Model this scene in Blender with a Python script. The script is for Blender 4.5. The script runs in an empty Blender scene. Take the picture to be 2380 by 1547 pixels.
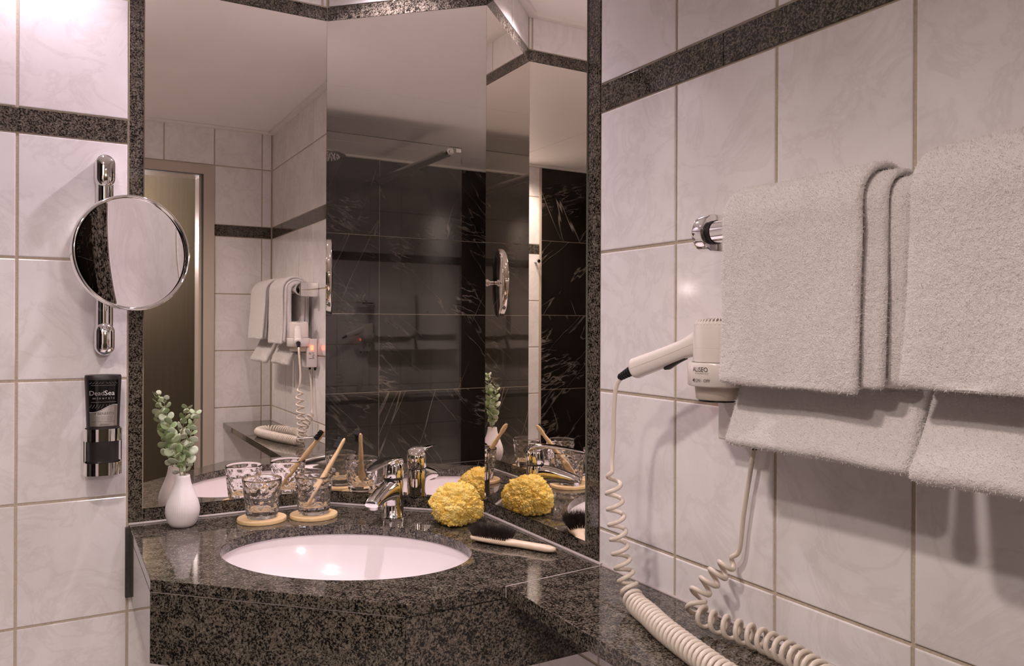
import bpy, bmesh, math, random
import numpy as np
from mathutils import Vector, Matrix, noise
from math import sin, cos, pi, radians, sqrt

random.seed(7)
rng = np.random.default_rng(7)
scene = bpy.context.scene
COL = scene.collection

# ------------------------------------------------------------------ camera
FPX, CXP, CYP = 1857.05, 1196.96, 755.84           # focal length and principal point for a 2380 x 1547 frame
cam = bpy.data.cameras.new('camera')
cam_o = bpy.data.objects.new('camera', cam)
COL.objects.link(cam_o)
cam.sensor_width = 36.0
cam.lens = FPX / 2380 * 36.0
cam.shift_x = -(CXP - 1190) / 2380
cam.shift_y = -(773.5 - CYP) / 2380
cam.clip_start = 0.01
cam_o.matrix_world = (Matrix.Translation((-0.8607, -1.9006, 1.2920)) @ Matrix.Rotation(radians(-30.0961), 4, 'Z')
                      @ Matrix.Rotation(radians(90), 4, 'X') @ Matrix.Rotation(radians(0.2365), 4, 'Z'))
scene.camera = cam_o

# ------------------------------------------------------------------ world, exposure, light paths
w = bpy.data.worlds.new('world')
scene.world = w
w.use_nodes = True
w.node_tree.nodes['Background'].inputs['Color'].default_value = (0.9, 0.8, 0.7, 1)
w.node_tree.nodes['Background'].inputs['Strength'].default_value = 0.02
vs = scene.view_settings
vs.view_transform = 'Standard'
vs.look = 'None'
vs.gamma = 1.0
vs.exposure = 1.18
vs.use_curve_mapping = False
cy = scene.cycles
cy.max_bounces = 14
cy.glossy_bounces = 9
cy.transmission_bounces = 12
cy.transparent_max_bounces = 16
cy.diffuse_bounces = 5
cy.caustics_reflective = True
cy.caustics_refractive = True
cy.blur_glossy = 1.2
cy.sample_clamp_indirect = 4.0
cy.sample_clamp_direct = 0.0
cy.use_denoising = True
try:
    cy.denoiser = 'OPENIMAGEDENOISE'
except Exception:
    pass

# ceiling lamps: (x, y, height, source radius, watts, spot cone in degrees or 0 for a bare globe, colour, label)
LAMPS = [(-0.260, -0.235, 2.152, 0.020, 16.0, 136, (1.0, 0.83, 0.95), 'small recessed spotlight in the corner above the angled mirror'),
         (-0.885, -0.130, 2.152, 0.020, 4.0, 125, (1.0, 0.82, 0.97), 'small recessed spotlight above the soap dispenser wall'),
         (-0.970, -1.230, 2.152, 0.055, 25.0, 144, (1.0, 0.85, 0.79), 'added fill spotlight between the counter and the doorway'),  # added for general room light, kept out of every mirror view
         (-1.200, -1.620, 2.152, 0.055, 19.0, 148, (1.0, 0.85, 0.79), 'added fill spotlight in front of the wall beside the doorway')]  # added fill for the back wall and ceiling, out of view
HALL_FILL = (-0.600, -2.965, 1.750, 0.070, 16.0, (1.0, 0.85, 0.90))      # added globe, unseen; fills the room with light through the doorway

# ------------------------------------------------------------------ room numbers (metres)
A_, B_ = 0.2875, 0.2845        # angled corner mirror: (-A,0) to (0,-B)
YB = -1.788                    # wall with the doorway
XS = -2.33                     # shower wall
ZC = 2.157                     # ceiling
ZT = 0.86                      # counter top
FL, FR = -0.719, -0.722        # outer edges of the mirror surround
ML, MR = -0.690, -0.6845       # outer edges of the side mirrors
MB, MT = 0.8928, 2.0235        # mirror bottom / top
PW = 0.2038                    # tile pitch
ROWS = [0.0, 0.175, 0.425, 0.675, 0.925, 1.175, 1.425, 1.6786]
SB, ST, ZE = 1.6786, 1.7285, 1.9866
XM = -1.432                    # where the dark marble starts

# ================================================================== materials
def nodes_of(name):
    m = bpy.data.materials.new(name)
    m.use_nodes = True
    nt = m.node_tree
    return m, nt, nt.nodes['Principled BSDF']


def N(nt, typ, **kw):
    n = nt.nodes.new(typ)
    for k, v in kw.items():
        if k in n.inputs:
            n.inputs[k].default_value = v
        else:
            setattr(n, k, v)
    return n


def ramp(nt, fac, stops, interp='LINEAR'):
    r = nt.nodes.new('ShaderNodeValToRGB')
    r.color_ramp.interpolation = interp
    e = r.color_ramp.elements
    while len(e) < len(stops):
        e.new(0.5)
    for i, (p, c) in enumerate(stops):
        e[i].position = p
        e[i].color = (*c, 1) if len(c) == 3 else c
    nt.links.new(fac, r.inputs['Fac'])
    return r.outputs['Color']


def coords(nt, vary=False, scale=(1, 1, 1)):
    tc = nt.nodes.new('ShaderNodeTexCoord')
    mp = nt.nodes.new('ShaderNodeMapping')
    mp.inputs['Scale'].default_value = scale
    nt.links.new(tc.outputs['Object'], mp.inputs['Vector'])
    if vary:
        oi = nt.nodes.new('ShaderNodeObjectInfo')
        mul = N(nt, 'ShaderNodeVectorMath', operation='MULTIPLY')
        cb = nt.nodes.new('ShaderNodeCombineXYZ')
        for k in range(3):
            nt.links.new(oi.outputs['Random'], cb.inputs[k])
        nt.links.new(cb.outputs[0], mul.inputs[0])
        mul.inputs[1].default_value = (37.0, 91.0, 53.0)
        nt.links.new(mul.outputs[0], mp.inputs['Location'])
    return mp.outputs['Vector']


def bump(nt, b, height, strength, dist):
    n = N(nt, 'ShaderNodeBump', Strength=strength, Distance=dist)
    nt.links.new(height, n.inputs['Height'])
    nt.links.new(n.outputs['Normal'], b.inputs['Normal'])


def plain(name, col, rough=0.5, metal=0.0, spec=0.5, coat=0.0, noise_amt=0.0, noise_scale=40, bump_amt=0.0):
    m, nt, b = nodes_of(name)
    b.inputs['Base Color'].default_value = (*col, 1)
    b.inputs['Roughness'].default_value = rough
    b.inputs['Metallic'].default_value = metal
    b.inputs['Specular IOR Level'].default_value = spec
    b.inputs['Coat Weight'].default_value = coat
    b.inputs['Coat Roughness'].default_value = 0.05
    if noise_amt or bump_amt:
        n = N(nt, 'ShaderNodeTexNoise', Scale=noise_scale, Detail=4.0)
        nt.links.new(coords(nt), n.inputs['Vector'])
        if noise_amt:
            lo = tuple(max(0, c * (1 - noise_amt)) for c in col)
            hi = tuple(min(1, c * (1 + noise_amt)) for c in col)
            nt.links.new(ramp(nt, n.outputs['Fac'], [(0.3, lo), (0.7, hi)]), b.inputs['Base Color'])
        if bump_amt:
            bump(nt, b, n.outputs['Fac'], bump_amt, 0.002)
    return m


def mat_tile():
    m, nt, b = nodes_of('glazed_wall_tile')
    v = coords(nt, True)
    n1 = N(nt, 'ShaderNodeTexNoise', Scale=6.0, Detail=6.0, Roughness=0.6, Distortion=0.5)
    n2 = N(nt, 'ShaderNodeTexNoise', Scale=9.0, Detail=7.0, Roughness=0.62, Distortion=0.9)
    nt.links.new(v, n1.inputs['Vector'])
    nt.links.new(v, n2.inputs['Vector'])
    c1 = ramp(nt, n1.outputs['Fac'], [(0.30, (0.76, 0.72, 0.71)), (0.62, (0.85, 0.82, 0.81))])
    c2 = ramp(nt, n2.outputs['Fac'], [(0.46, (1, 1, 1)), (0.50, (0.84, 0.82, 0.81)), (0.56, (1, 1, 1))])
    mx = N(nt, 'ShaderNodeMix', data_type='RGBA', blend_type='MULTIPLY')
    mx.inputs['Factor'].default_value = 0.45
    nt.links.new(c1, mx.inputs['A'])
    nt.links.new(c2, mx.inputs['B'])
    nt.links.new(mx.outputs['Result'], b.inputs['Base Color'])
    b.inputs['Roughness'].default_value = 0.12
    b.inputs['Specular IOR Level'].default_value = 0.5
    nb = N(nt, 'ShaderNodeTexNoise', Scale=9.0, Detail=1.0)
    nt.links.new(v, nb.inputs['Vector'])
    bump(nt, b, nb.outputs['Fac'], 0.05, 0.01)
    return m


def mat_granite(name, light=1.0):
    m, nt, b = nodes_of(name)
    v = coords(nt)
    n1 = N(nt, 'ShaderNodeTexNoise', Scale=270.0, Detail=3.0, Roughness=0.62, Distortion=0.6)
    n2 = N(nt, 'ShaderNodeTexNoise', Scale=60.0, Detail=2.0)
    vo = N(nt, 'ShaderNodeTexVoronoi', Scale=420.0)
    for n in (n1, n2, vo):
        nt.links.new(v, n.inputs['Vector'])
    ad = N(nt, 'ShaderNodeMath', operation='MULTIPLY_ADD')
    nt.links.new(n2.outputs['Fac'], ad.inputs[0])
    ad.inputs[1].default_value = 0.30
    nt.links.new(n1.outputs['Fac'], ad.inputs[2])
    ad2 = N(nt, 'ShaderNodeMath', operation='MULTIPLY_ADD')
    nt.links.new(vo.outputs['Distance'], ad2.inputs[0])
    ad2.inputs[1].default_value = 0.12
    nt.links.new(ad.outputs[0], ad2.inputs[2])
    k = light
    c = ramp(nt, ad2.outputs[0], [(0.60, (0.006, 0.0055, 0.005)), (0.675, (0.02 * k, 0.017 * k, 0.013 * k)),
                                  (0.70, (0.115 * k, 0.098 * k, 0.075 * k)), (0.82, (0.185 * k, 0.158 * k, 0.122 * k)),
                                  (0.93, (0.30 * k, 0.27 * k, 0.22 * k))])
    nt.links.new(c, b.inputs['Base Color'])
    b.inputs['Roughness'].default_value = 0.06
    b.inputs['Specular IOR Level'].default_value = 0.55
    return m


def mat_marble():
    m, nt, b = nodes_of('dark_marble')
    v = coords(nt, True)
    n0 = N(nt, 'ShaderNodeTexNoise', Scale=3.0, Detail=4.0, Roughness=0.6)
    nt.links.new(v, n0.inputs['Vector'])
    base = ramp(nt, n0.outputs['Fac'], [(0.3, (0.010, 0.0075, 0.006)), (0.7, (0.018, 0.0135, 0.011))])
    veins = None
    # (rotation in the slab, scale along / across the vein, width, strength, mask scale, mask level)
    for rot, sx, sy, wdt, amt, ms, lv in ((-1.15, 1.5, 0.14, 0.0040, 0.75, 1.6, 0.47), (0.30, 14.0, 3.2, 0.030, 0.50, 3.2, 0.57), (0.75, 2.6, 0.5, 0.005, 0.35, 2.4, 0.46)):
        mp = nt.nodes.new('ShaderNodeMapping')
        mp.vector_type = 'TEXTURE'
        mp.inputs['Rotation'].default_value = (0, 0, rot)
        mp.inputs['Scale'].default_value = (1 / sy, 1 / sx, 1.0)
        nt.links.new(v, mp.inputs['Vector'])
        nn = N(nt, 'ShaderNodeTexNoise', Scale=2.2, Detail=4.0, Roughness=0.5, Distortion=0.25)
        nt.links.new(mp.outputs['Vector'], nn.inputs['Vector'])
        c = ramp(nt, nn.outputs['Fac'], [(0.5 - wdt, (0, 0, 0)), (0.5, (amt, amt, amt)), (0.5 + wdt, (0, 0, 0))])
        mk = N(nt, 'ShaderNodeTexNoise', Scale=ms, Detail=3.0)
        nt.links.new(v, mk.inputs['Vector'])
        msk = ramp(nt, mk.outputs['Fac'], [(lv, (0, 0, 0)), (lv + 0.08, (1, 1, 1))])
        mm = N(nt, 'ShaderNodeMix', data_type='RGBA', blend_type='MULTIPLY')
        mm.inputs['Factor'].default_value = 1
        nt.links.new(c, mm.inputs['A'])
        nt.links.new(msk, mm.inputs['B'])
        c = mm.outputs['Result']
        if veins is None:
            veins = c
        else:
            a = N(nt, 'ShaderNodeMix', data_type='RGBA', blend_type='LIGHTEN')
            a.inputs['Factor'].default_value = 1
            nt.links.new(veins, a.inputs['A'])
            nt.links.new(c, a.inputs['B'])
            veins = a.outputs['Result']
    fin = N(nt, 'ShaderNodeMix', data_type='RGBA')
    nt.links.new(veins, fin.inputs['Factor'])
    nt.links.new(base, fin.inputs['A'])
    fin.inputs['B'].default_value = (0.42, 0.36, 0.31, 1)
    nt.links.new(fin.outputs['Result'], b.inputs['Base Color'])
    b.inputs['Roughness'].default_value = 0.14
    return m


def mat_mirror(name, col, rough=0.0):
    m, nt, b = nodes_of(name)
    b.inputs['Base Color'].default_value = (*col, 1)
    b.inputs['Metallic'].default_value = 1.0
    b.inputs['Roughness'].default_value = rough
    return m


def mat_glass(name, col=(1, 1, 1), ior=1.5, rough=0.0):
    m = bpy.data.materials.new(name)
    m.use_nodes = True
    nt = m.node_tree
    nt.nodes.clear()
    out = nt.nodes.new('ShaderNodeOutputMaterial')
    g = N(nt, 'ShaderNodeBsdfGlass', Roughness=rough, IOR=ior)
    g.inputs['Color'].default_value = (*col, 1)
    nt.links.new(g.outputs[0], out.inputs['Surface'])
    return m


def mat_pane():
    # a flat pane: what is not reflected goes straight through, faintly tinted
    m = bpy.data.materials.new('shower_pane')
    m.use_nodes = True
    nt = m.node_tree
    nt.nodes.clear()
    out = nt.nodes.new('ShaderNodeOutputMaterial')
    fr = N(nt, 'ShaderNodeFresnel', IOR=1.55)
    t = nt.nodes.new('ShaderNodeBsdfTransparent')
    t.inputs['Color'].default_value = (0.955, 0.96, 0.95, 1)
    g = N(nt, 'ShaderNodeBsdfGlossy', Roughness=0.0)
    g.inputs['Color'].default_value = (1, 1, 1, 1)
    mx = nt.nodes.new('ShaderNodeMixShader')
    nt.links.new(fr.outputs[0], mx.inputs['Fac'])
    nt.links.new(t.outputs[0], mx.inputs[1])
    nt.links.new(g.outputs[0], mx.inputs[2])
    nt.links.new(mx.outputs[0], out.inputs['Surface'])
    return m


def mat_wood(name, c0, c1, scale=(1, 1, 1), rough=0.45, ns=30.0):
    m, nt, b = nodes_of(name)
    v = coords(nt, False, scale)
    n = N(nt, 'ShaderNodeTexNoise', Scale=ns, Detail=5.0, Roughness=0.6, Distortion=0.4)
    nt.links.new(v, n.inputs['Vector'])
    nt.links.new(ramp(nt, n.outputs['Fac'], [(0.3, c0), (0.7, c1)]), b.inputs['Base Color'])
    b.inputs['Roughness'].default_value = rough
    return m


def mat_terry(name, col):
    m, nt, b = nodes_of(name)
    v = coords(nt)
    n = N(nt, 'ShaderNodeTexNoise', Scale=520.0, Detail=3.0, Roughness=0.7)
    n2 = N(nt, 'ShaderNodeTexNoise', Scale=150.0, Detail=2.0)
    for q in (n, n2):
        nt.links.new(v, q.inputs['Vector'])
    nt.links.new(ramp(nt, n2.outputs['Fac'], [(0.3, tuple(c * 0.93 for c in col)), (0.7, col)]), b.inputs['Base Color'])
    b.inputs['Roughness'].default_value = 0.95
    b.inputs['Specular IOR Level'].default_value = 0.1
    b.inputs['Sheen Weight'].default_value = 0.35
    b.inputs['Sheen Roughness'].default_value = 0.6
    ad = N(nt, 'ShaderNodeMath', operation='ADD')
    nt.links.new(n.outputs['Fac'], ad.inputs[0])
    nt.links.new(n2.outputs['Fac'], ad.inputs[1])
    bump(nt, b, ad.outputs[0], 0.7, 0.004)
    return m


def mat_leaf():
    m, nt, b = nodes_of('eucalyptus_leaf')
    oi = nt.nodes.new('ShaderNodeObjectInfo')
    c = ramp(nt, oi.outputs['Random'], [(0.0, (0.23, 0.33, 0.13)), (0.5, (0.38, 0.47, 0.27)), (1.0, (0.60, 0.65, 0.51))])
    nt.links.new(c, b.inputs['Base Color'])
    b.inputs['Roughness'].default_value = 0.5
    b.inputs['Subsurface Weight'].default_value = 0.0
    return m


def mat_sponge():
    m, nt, b = nodes_of('sea_sponge')
    v = coords(nt)
    n = N(nt, 'ShaderNodeTexNoise', Scale=60.0, Detail=6.0, Roughness=0.7)
    n2 = N(nt, 'ShaderNodeTexNoise', Scale=520.0, Detail=3.0, Roughness=0.7)
    for q in (n, n2):
        nt.links.new(v, q.inputs['Vector'])
    nt.links.new(ramp(nt, n.outputs['Fac'], [(0.25, (0.85, 0.50, 0.07)), (0.42, (0.97, 0.68, 0.14)), (0.65, (1.0, 0.84, 0.34))]), b.inputs['Base Color'])
    b.inputs['Roughness'].default_value = 0.85
    b.inputs['Specular IOR Level'].default_value = 0.2
    bump(nt, b, n2.outputs['Fac'], 0.8, 0.003)
    return m


def mat_emit(name, col, strength):
    m, nt, b = nodes_of(name)
    b.inputs['Base Color'].default_value = (*col, 1)
    b.inputs['Emission Color'].default_value = (*col, 1)
    b.inputs['Emission Strength'].default_value = strength
    return m


TILE = mat_tile()
GROUT = plain('grout', (0.52, 0.44, 0.345), 0.9, noise_amt=0.12, noise_scale=300, bump_amt=0.3)
GRANITE = mat_granite('speckled_granite', 0.74)
MARBLE = mat_marble()
MIRROR = mat_mirror('silvered_mirror', (0.94, 0.908, 0.855))
EDGE = plain('mirror_edge', (0.26, 0.26, 0.21), 0.15)
CHROME = mat_mirror('chrome', (0.86, 0.85, 0.84), 0.035)
SATIN = mat_mirror('satin_metal', (0.70, 0.68, 0.66), 0.28)
MAGNIFY = mat_mirror('magnifying_glass_face', (0.90, 0.88, 0.87), 0.0)
CERAMIC = plain('white_ceramic', (0.80, 0.745, 0.75), 0.16, coat=0.0)
PORCELAIN = plain('matte_porcelain', (0.84, 0.78, 0.77), 0.38, noise_amt=0.02, noise_scale=80)
CEIL = plain('ceiling_panel_white', (0.94, 0.90, 0.865), 0.5, noise_amt=0.015, noise_scale=6)
CORN = plain('cornice_white', (0.84, 0.80, 0.75), 0.4)
FLOORM = plain('floor_tile_pale', (0.80, 0.75, 0.71), 0.35, noise_amt=0.06, noise_scale=20)
STEEL = plain('painted_door_frame', (0.50, 0.43, 0.36), 0.4)
SEAL = plain('door_seal_grey', (0.10, 0.095, 0.085), 0.6)
VENEER = mat_wood('brown_veneer', (0.074, 0.060, 0.034), (0.090, 0.074, 0.043), (18, 18, 0.5), 0.5, 5.0)
SILICONE = plain('silicone', (0.40, 0.35, 0.325), 0.35)
DARKSEAL = plain('dark_sealant', (0.045, 0.04, 0.036), 0.5, noise_amt=0.3, noise_scale=200)
GLASS = mat_glass('tumbler_glass', (1, 1, 1), 1.5)
PANE = mat_pane()
BAMBOO = mat_wood('bamboo', (0.62, 0.41, 0.20), (0.74, 0.53, 0.29), (4, 4, 0.6), 0.45, 60)
COASTERW = mat_wood('coaster_wood', (0.66, 0.44, 0.21), (0.78, 0.57, 0.31), (1, 8, 8), 0.5, 20)
BEECH = mat_wood('pale_beech', (0.70, 0.54, 0.38), (0.80, 0.65, 0.49), (2, 2, 2), 0.42, 25)
BRISTLE = plain('black_bristle', (0.012, 0.010, 0.009), 0.45)
BOAR = plain('dark_boar_bristle', (0.022, 0.014, 0.009), 0.5, noise_amt=0.6, noise_scale=150)
SPONGE = mat_sponge()
LEAF = mat_leaf()
STEM = plain('plant_stem', (0.33, 0.30, 0.16), 0.6)
TERRY = mat_terry('white_terry', (0.80, 0.755, 0.735))
PILE = plain('terry_fibre', (0.82, 0.775, 0.755), 0.95, spec=0.1)
PLASTIC = plain('ivory_plastic', (0.74, 0.68, 0.63), 0.22, coat=0.2)
PLASTIC2 = plain('beige_plastic', (0.55, 0.48, 0.40), 0.35)
BLACK = plain('black_rubber', (0.012, 0.011, 0.011), 0.4)
BOTTLE = plain('matte_black_bottle', (0.016, 0.013, 0.013), 0.42)
LABELK = plain('glossy_black_label', (0.004, 0.004, 0.004), 0.15)
LABELS = plain('brushed_silver_label', (0.52, 0.48, 0.44), 0.32, metal=0.9)
INKW = plain('white_print', (0.80, 0.78, 0.76), 0.5)
INKG = plain('grey_print', (0.34, 0.33, 0.32), 0.5)
INKK = plain('dark_print', (0.05, 0.045, 0.04), 0.5)
CORD = plain('cream_cord', (0.70, 0.62, 0.52), 0.33, coat=0.1)
REDLAMP = mat_emit('red_switch_lamp', (1.0, 0.10, 0.04), 3.0)

# ================================================================== mesh helpers
class MBuild:
    def __init__(self):
        self.v, self.f, self.m = [], [], []

    def add(self, verts, faces, mi=0):
        o = len(self.v)
        self.v += [tuple(p) for p in verts]
        self.f += [tuple(i + o for i in f) for f in faces]
        self.m += [mi] * len(faces)
        return self

    def box(self, x0, x1, y0, y1, z0, z1, mi=0):
        x0, x1 = min(x0, x1), max(x0, x1)
        y0, y1 = min(y0, y1), max(y0, y1)
        z0, z1 = min(z0, z1), max(z0, z1)
        v = [(x0, y0, z0), (x1, y0, z0), (x1, y1, z0), (x0, y1, z0), (x0, y0, z1), (x1, y0, z1), (x1, y1, z1), (x0, y1, z1)]
        return self.add(v, [(0, 3, 2, 1), (4, 5, 6, 7), (0, 1, 5, 4), (1, 2, 6, 5), (2, 3, 7, 6), (3, 0, 4, 7)], mi)

    def prism(self, poly, z0, z1, mi=0):
        n = len(poly)
        area = sum(poly[i][0] * poly[(i + 1) % n][1] - poly[(i + 1) % n][0] * poly[i][1] for i in range(n))
        if area < 0:
            poly = poly[::-1]
        v = [(p[0], p[1], z0) for p in poly] + [(p[0], p[1], z1) for p in poly]
        f = [tuple(range(n))[::-1], tuple(range(n, 2 * n))]
        f += [(i, (i + 1) % n, n + (i + 1) % n, n + i) for i in range(n)]
        return self.add(v, f, mi)

    def lathe(self, prof, n=48, c=(0, 0, 0), axis=None, mi=0, close=False, mod=None):
        """prof: (r, h) along the axis; r = 0 makes a pole"""
        c = Vector(c)
        if axis is None:
            ax, e1, e2 = Vector((0, 0, 1)), Vector((1, 0, 0)), Vector((0, 1, 0))
        else:
            ax = Vector(axis).normalized()
            e1 = ax.orthogonal().normalized()
            if abs(ax.z) < 0.9:
                e1 = Vector((0, 0, 1)).cross(ax).normalized()
            e2 = ax.cross(e1)
        rings, vs_ = [], []
        for (r, h) in prof:
            if r <= 1e-9:
                rings.append([len(vs_)])
                vs_.append(c + ax * h)
            else:
                ring = []
                for k in range(n):
                    t = 2 * pi * k / n
                    rr = r * (mod(t, h) if mod else 1)
                    ring.append(len(vs_))
                    vs_.append(c + ax * h + (e1 * cos(t) + e2 * sin(t)) * rr)
                rings.append(ring)
        fs = []
        pairs = list(zip(rings[:-1], rings[1:]))
        if close:
            pairs.append((rings[-1], rings[0]))
        for a, b in pairs:
            if len(a) == 1 and len(b) == 1:
                continue
            for k in range(n):
                k2 = (k + 1) % n
                if len(a) == 1:
                    fs.append((a[0], b[k2], b[k]))
                elif len(b) == 1:
                    fs.append((a[k], a[k2], b[0]))
                else:
                    fs.append((a[k], a[k2], b[k2], b[k]))
        return self.add(vs_, fs, mi)

    def sweep(self, pts, sects, n=16, up=(0, 0, 1), power=2.0, mi=0, caps=True):
        """pts: centre line; sects: (half width, half height) per point; superelliptic section"""
        P = [Vector(p) for p in pts]
        vs_, fs = [], []
        k = len(P)
        upv = Vector(up)
        for i in range(k):
            t = (P[min(i + 1, k - 1)] - P[max(i - 1, 0)]).normalized()
            s = t.cross(upv).normalized()
            u = s.cross(t).normalized()
            a, b = sects[i]
            for j in range(n):
                th = 2 * pi * j / n
                cc, ss = cos(th), sin(th)
                x = math.copysign(abs(cc) ** (2 / power), cc) * a
                y = math.copysign(abs(ss) ** (2 / power), ss) * b
                vs_.append(P[i] + s * x + u * y)
        for i in range(k - 1):
            for j in range(n):
                j2 = (j + 1) % n
                fs.append((i * n + j, i * n + j2, (i + 1) * n + j2, (i + 1) * n + j))
        if caps:
            fs.append(tuple(range(n))[::-1])
            fs.append(tuple(range((k - 1) * n, k * n)))
        return self.add(vs_, fs, mi)

    def tube(self, pts, r, n=10, mi=0, caps=True):
        P = np.array(pts, float)
        T = np.gradient(P, axis=0)
        T /= np.linalg.norm(T, axis=1)[:, None] + 1e-12
        nrm = np.cross(T[0], [0.3, 0.2, 0.93])
        nrm /= np.linalg.norm(nrm)
        vs_, fs = [], []
        for i in range(len(P)):
            nrm = nrm - T[i] * (nrm @ T[i])
            nrm /= np.linalg.norm(nrm) + 1e-12
            bi = np.cross(T[i], nrm)
            rr = r[i] if hasattr(r, '__len__') else r
            for j in range(n):
                th = 2 * pi * j / n
                vs_.append(tuple(P[i] + rr * (cos(th) * nrm + sin(th) * bi)))
        for i in range(len(P) - 1):
            for j in range(n):
                j2 = (j + 1) % n
                fs.append((i * n + j, i * n + j2, (i + 1) * n + j2, (i + 1) * n + j))
        if caps:
            fs.append(tuple(range(n))[::-1])
            fs.append(tuple(range((len(P) - 1) * n, len(P) * n)))
        return self.add(vs_, fs, mi)

    def mesh(self, name, smooth=None):
        me = bpy.data.meshes.new(name)
        me.from_pydata(self.v, [], self.f)
        me.polygons.foreach_set('material_index', self.m)
        me.update()
        if smooth is not None:
            me.polygons.foreach_set('use_smooth', [True] * len(me.polygons))
            if smooth < 179:
                me.set_sharp_from_angle(angle=radians(smooth))
        return me


def fix_normals(me):
    bm = bmesh.new()
    bm.from_mesh(me)
    bmesh.ops.recalc_face_normals(bm, faces=bm.faces)
    bm.to_mesh(me)
    bm.free()
    return me


def bevel_mesh(me, width, seg=2, angle=40):
    bm = bmesh.new()
    bm.from_mesh(me)
    bmesh.ops.recalc_face_normals(bm, faces=bm.faces)
    ed = [e for e in bm.edges if len(e.link_faces) == 2 and e.calc_face_angle(0) > radians(angle)]
    bmesh.ops.bevel(bm, geom=ed, offset=width, segments=seg, affect='EDGES', profile=0.6)
    bm.to_mesh(me)
    bm.free()
    return me


def tag(o, label=None, cat=None, group=None, kind=None):
    for k, v in (('label', label), ('category', cat), ('group', group), ('kind', kind)):
        if v:
            o[k] = v
    return o


def obj(name, me, mats, parent=None):
    """links a mesh built in world coordinates, under a parent if there is one"""
    if isinstance(me, MBuild):
        me = me.mesh(name)
    o = bpy.data.objects.new(name, me)
    for m in (mats if isinstance(mats, (list, tuple)) else [mats]):
        if m.name not in [x.name for x in me.materials if x]:
            me.materials.append(m)
    COL.objects.link(o)
    if parent is not None:
        o.parent = parent
        o.matrix_parent_inverse = Matrix.Translation(-world_loc(parent))
    return o


def world_loc(o):
    p = Vector(o.location)
    while o.parent is not None:
        p = p + Vector(o.matrix_parent_inverse.translation)
        o = o.parent
        p = p + Vector(o.location)
    return p


def thing(name, loc, label, cat, group=None):
    o = bpy.data.objects.new(name, None)
    o.empty_display_size = 0.02
    o.location = loc
    COL.objects.link(o)
    return tag(o, label, cat, group)


def catmull(pts, per=12):
    P = [np.array(p, float) for p in pts]
    P = [2 * P[0] - P[1]] + P + [2 * P[-1] - P[-2]]
    out = []
    for i in range(1, len(P) - 2):
        for k in range(per):
            t = k / per
            out.append(0.5 * ((2 * P[i]) + (-P[i - 1] + P[i + 1]) * t + (2 * P[i - 1] - 5 * P[i] + 4 * P[i + 1] - P[i + 2]) * t * t
                              + (-P[i - 1] + 3 * P[i] - 3 * P[i + 1] + P[i + 2]) * t ** 3))
    out.append(P[-2])
    return np.array(out)


def text_mesh(body, size, extrude=0.0):
    cu = bpy.data.curves.new('lettering', 'FONT')
    cu.body = body
    cu.size = size
    cu.align_x = 'CENTER'
    cu.align_y = 'CENTER'
    cu.resolution_u = 3
    t = bpy.data.objects.new('lettering', cu)
    COL.objects.link(t)
    dg = bpy.context.evaluated_depsgraph_get()
    me = bpy.data.meshes.new_from_object(t.evaluated_get(dg))
    bpy.data.objects.remove(t)
    bpy.data.curves.remove(cu)
    return me


# ================================================================== structure
def struct(name, mb, mat, parent=None):
    o = obj(name, mb, mat, parent)
    if parent is None:
        o['kind'] = 'structure'
    return o


_tile_cache = {}


def piece_mesh(wd, ht, thick, chamfer, mat, nm):
    key = (round(wd, 4), round(ht, 4), thick, chamfer, mat.name)
    if key not in _tile_cache:
        a, b, c = wd / 2, ht / 2, chamfer
        v = [(-a, -b, -thick), (a, -b, -thick), (a, b, -thick), (-a, b, -thick),
             (-a, -b, -c), (a, -b, -c), (a, b, -c), (-a, b, -c),
             (-a + .4 * c, -b + .4 * c, -.3 * c), (a - .4 * c, -b + .4 * c, -.3 * c), (a - .4 * c, b - .4 * c, -.3 * c), (-a + .4 * c, b - .4 * c, -.3 * c),
             (-a + 1.6 * c, -b + 1.6 * c, 0), (a - 1.6 * c, -b + 1.6 * c, 0), (a - 1.6 * c, b - 1.6 * c, 0), (-a + 1.6 * c, b - 1.6 * c, 0)]
        f = []
        for k in range(3):
            o = 4 * k
            f += [(o + i, o + (i + 1) % 4, o + 4 + (i + 1) % 4, o + 4 + i) for i in range(4)]
        f.append((12, 13, 14, 15))
        me = bpy.data.meshes.new(nm)
        me.from_pydata(v, [], f)
        me.materials.append(mat)
        me.update()
        _tile_cache[key] = me
    return _tile_cache[key]


def lay(wall, nm, o, u, v, n, rects, mat=None, joint=0.0052, thick=0.0035, chamfer=0.0012):
    """rects (u0,u1,v0,v1) on the plane through o; n points into the room; each rect is one piece"""
    mat = mat or TILE
    u, v, n = Vector(u), Vector(v), Vector(n)
    for (u0, u1, v0, v1) in rects:
        u0, u1 = min(u0, u1), max(u0, u1)
        wd, ht = u1 - u0 - joint, v1 - v0 - joint
        if wd < 0.006 or ht < 0.006:
            continue
        t = bpy.data.objects.new(nm, piece_mesh(wd, ht, thick, chamfer, mat, nm))
        c = Vector(o) + u * ((u0 + u1) / 2) + v * ((v0 + v1) / 2)
        mt = Matrix((u, v, n)).transposed().to_4x4()
        mt.translation = c
        t.matrix_world = mt
        t.parent = wall
        COL.objects.link(t)


def cells(us, vs_):
    return [(us[i], us[i + 1], vs_[j], vs_[j + 1]) for i in range(len(us) - 1) for j in range(len(vs_) - 1)]


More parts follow.
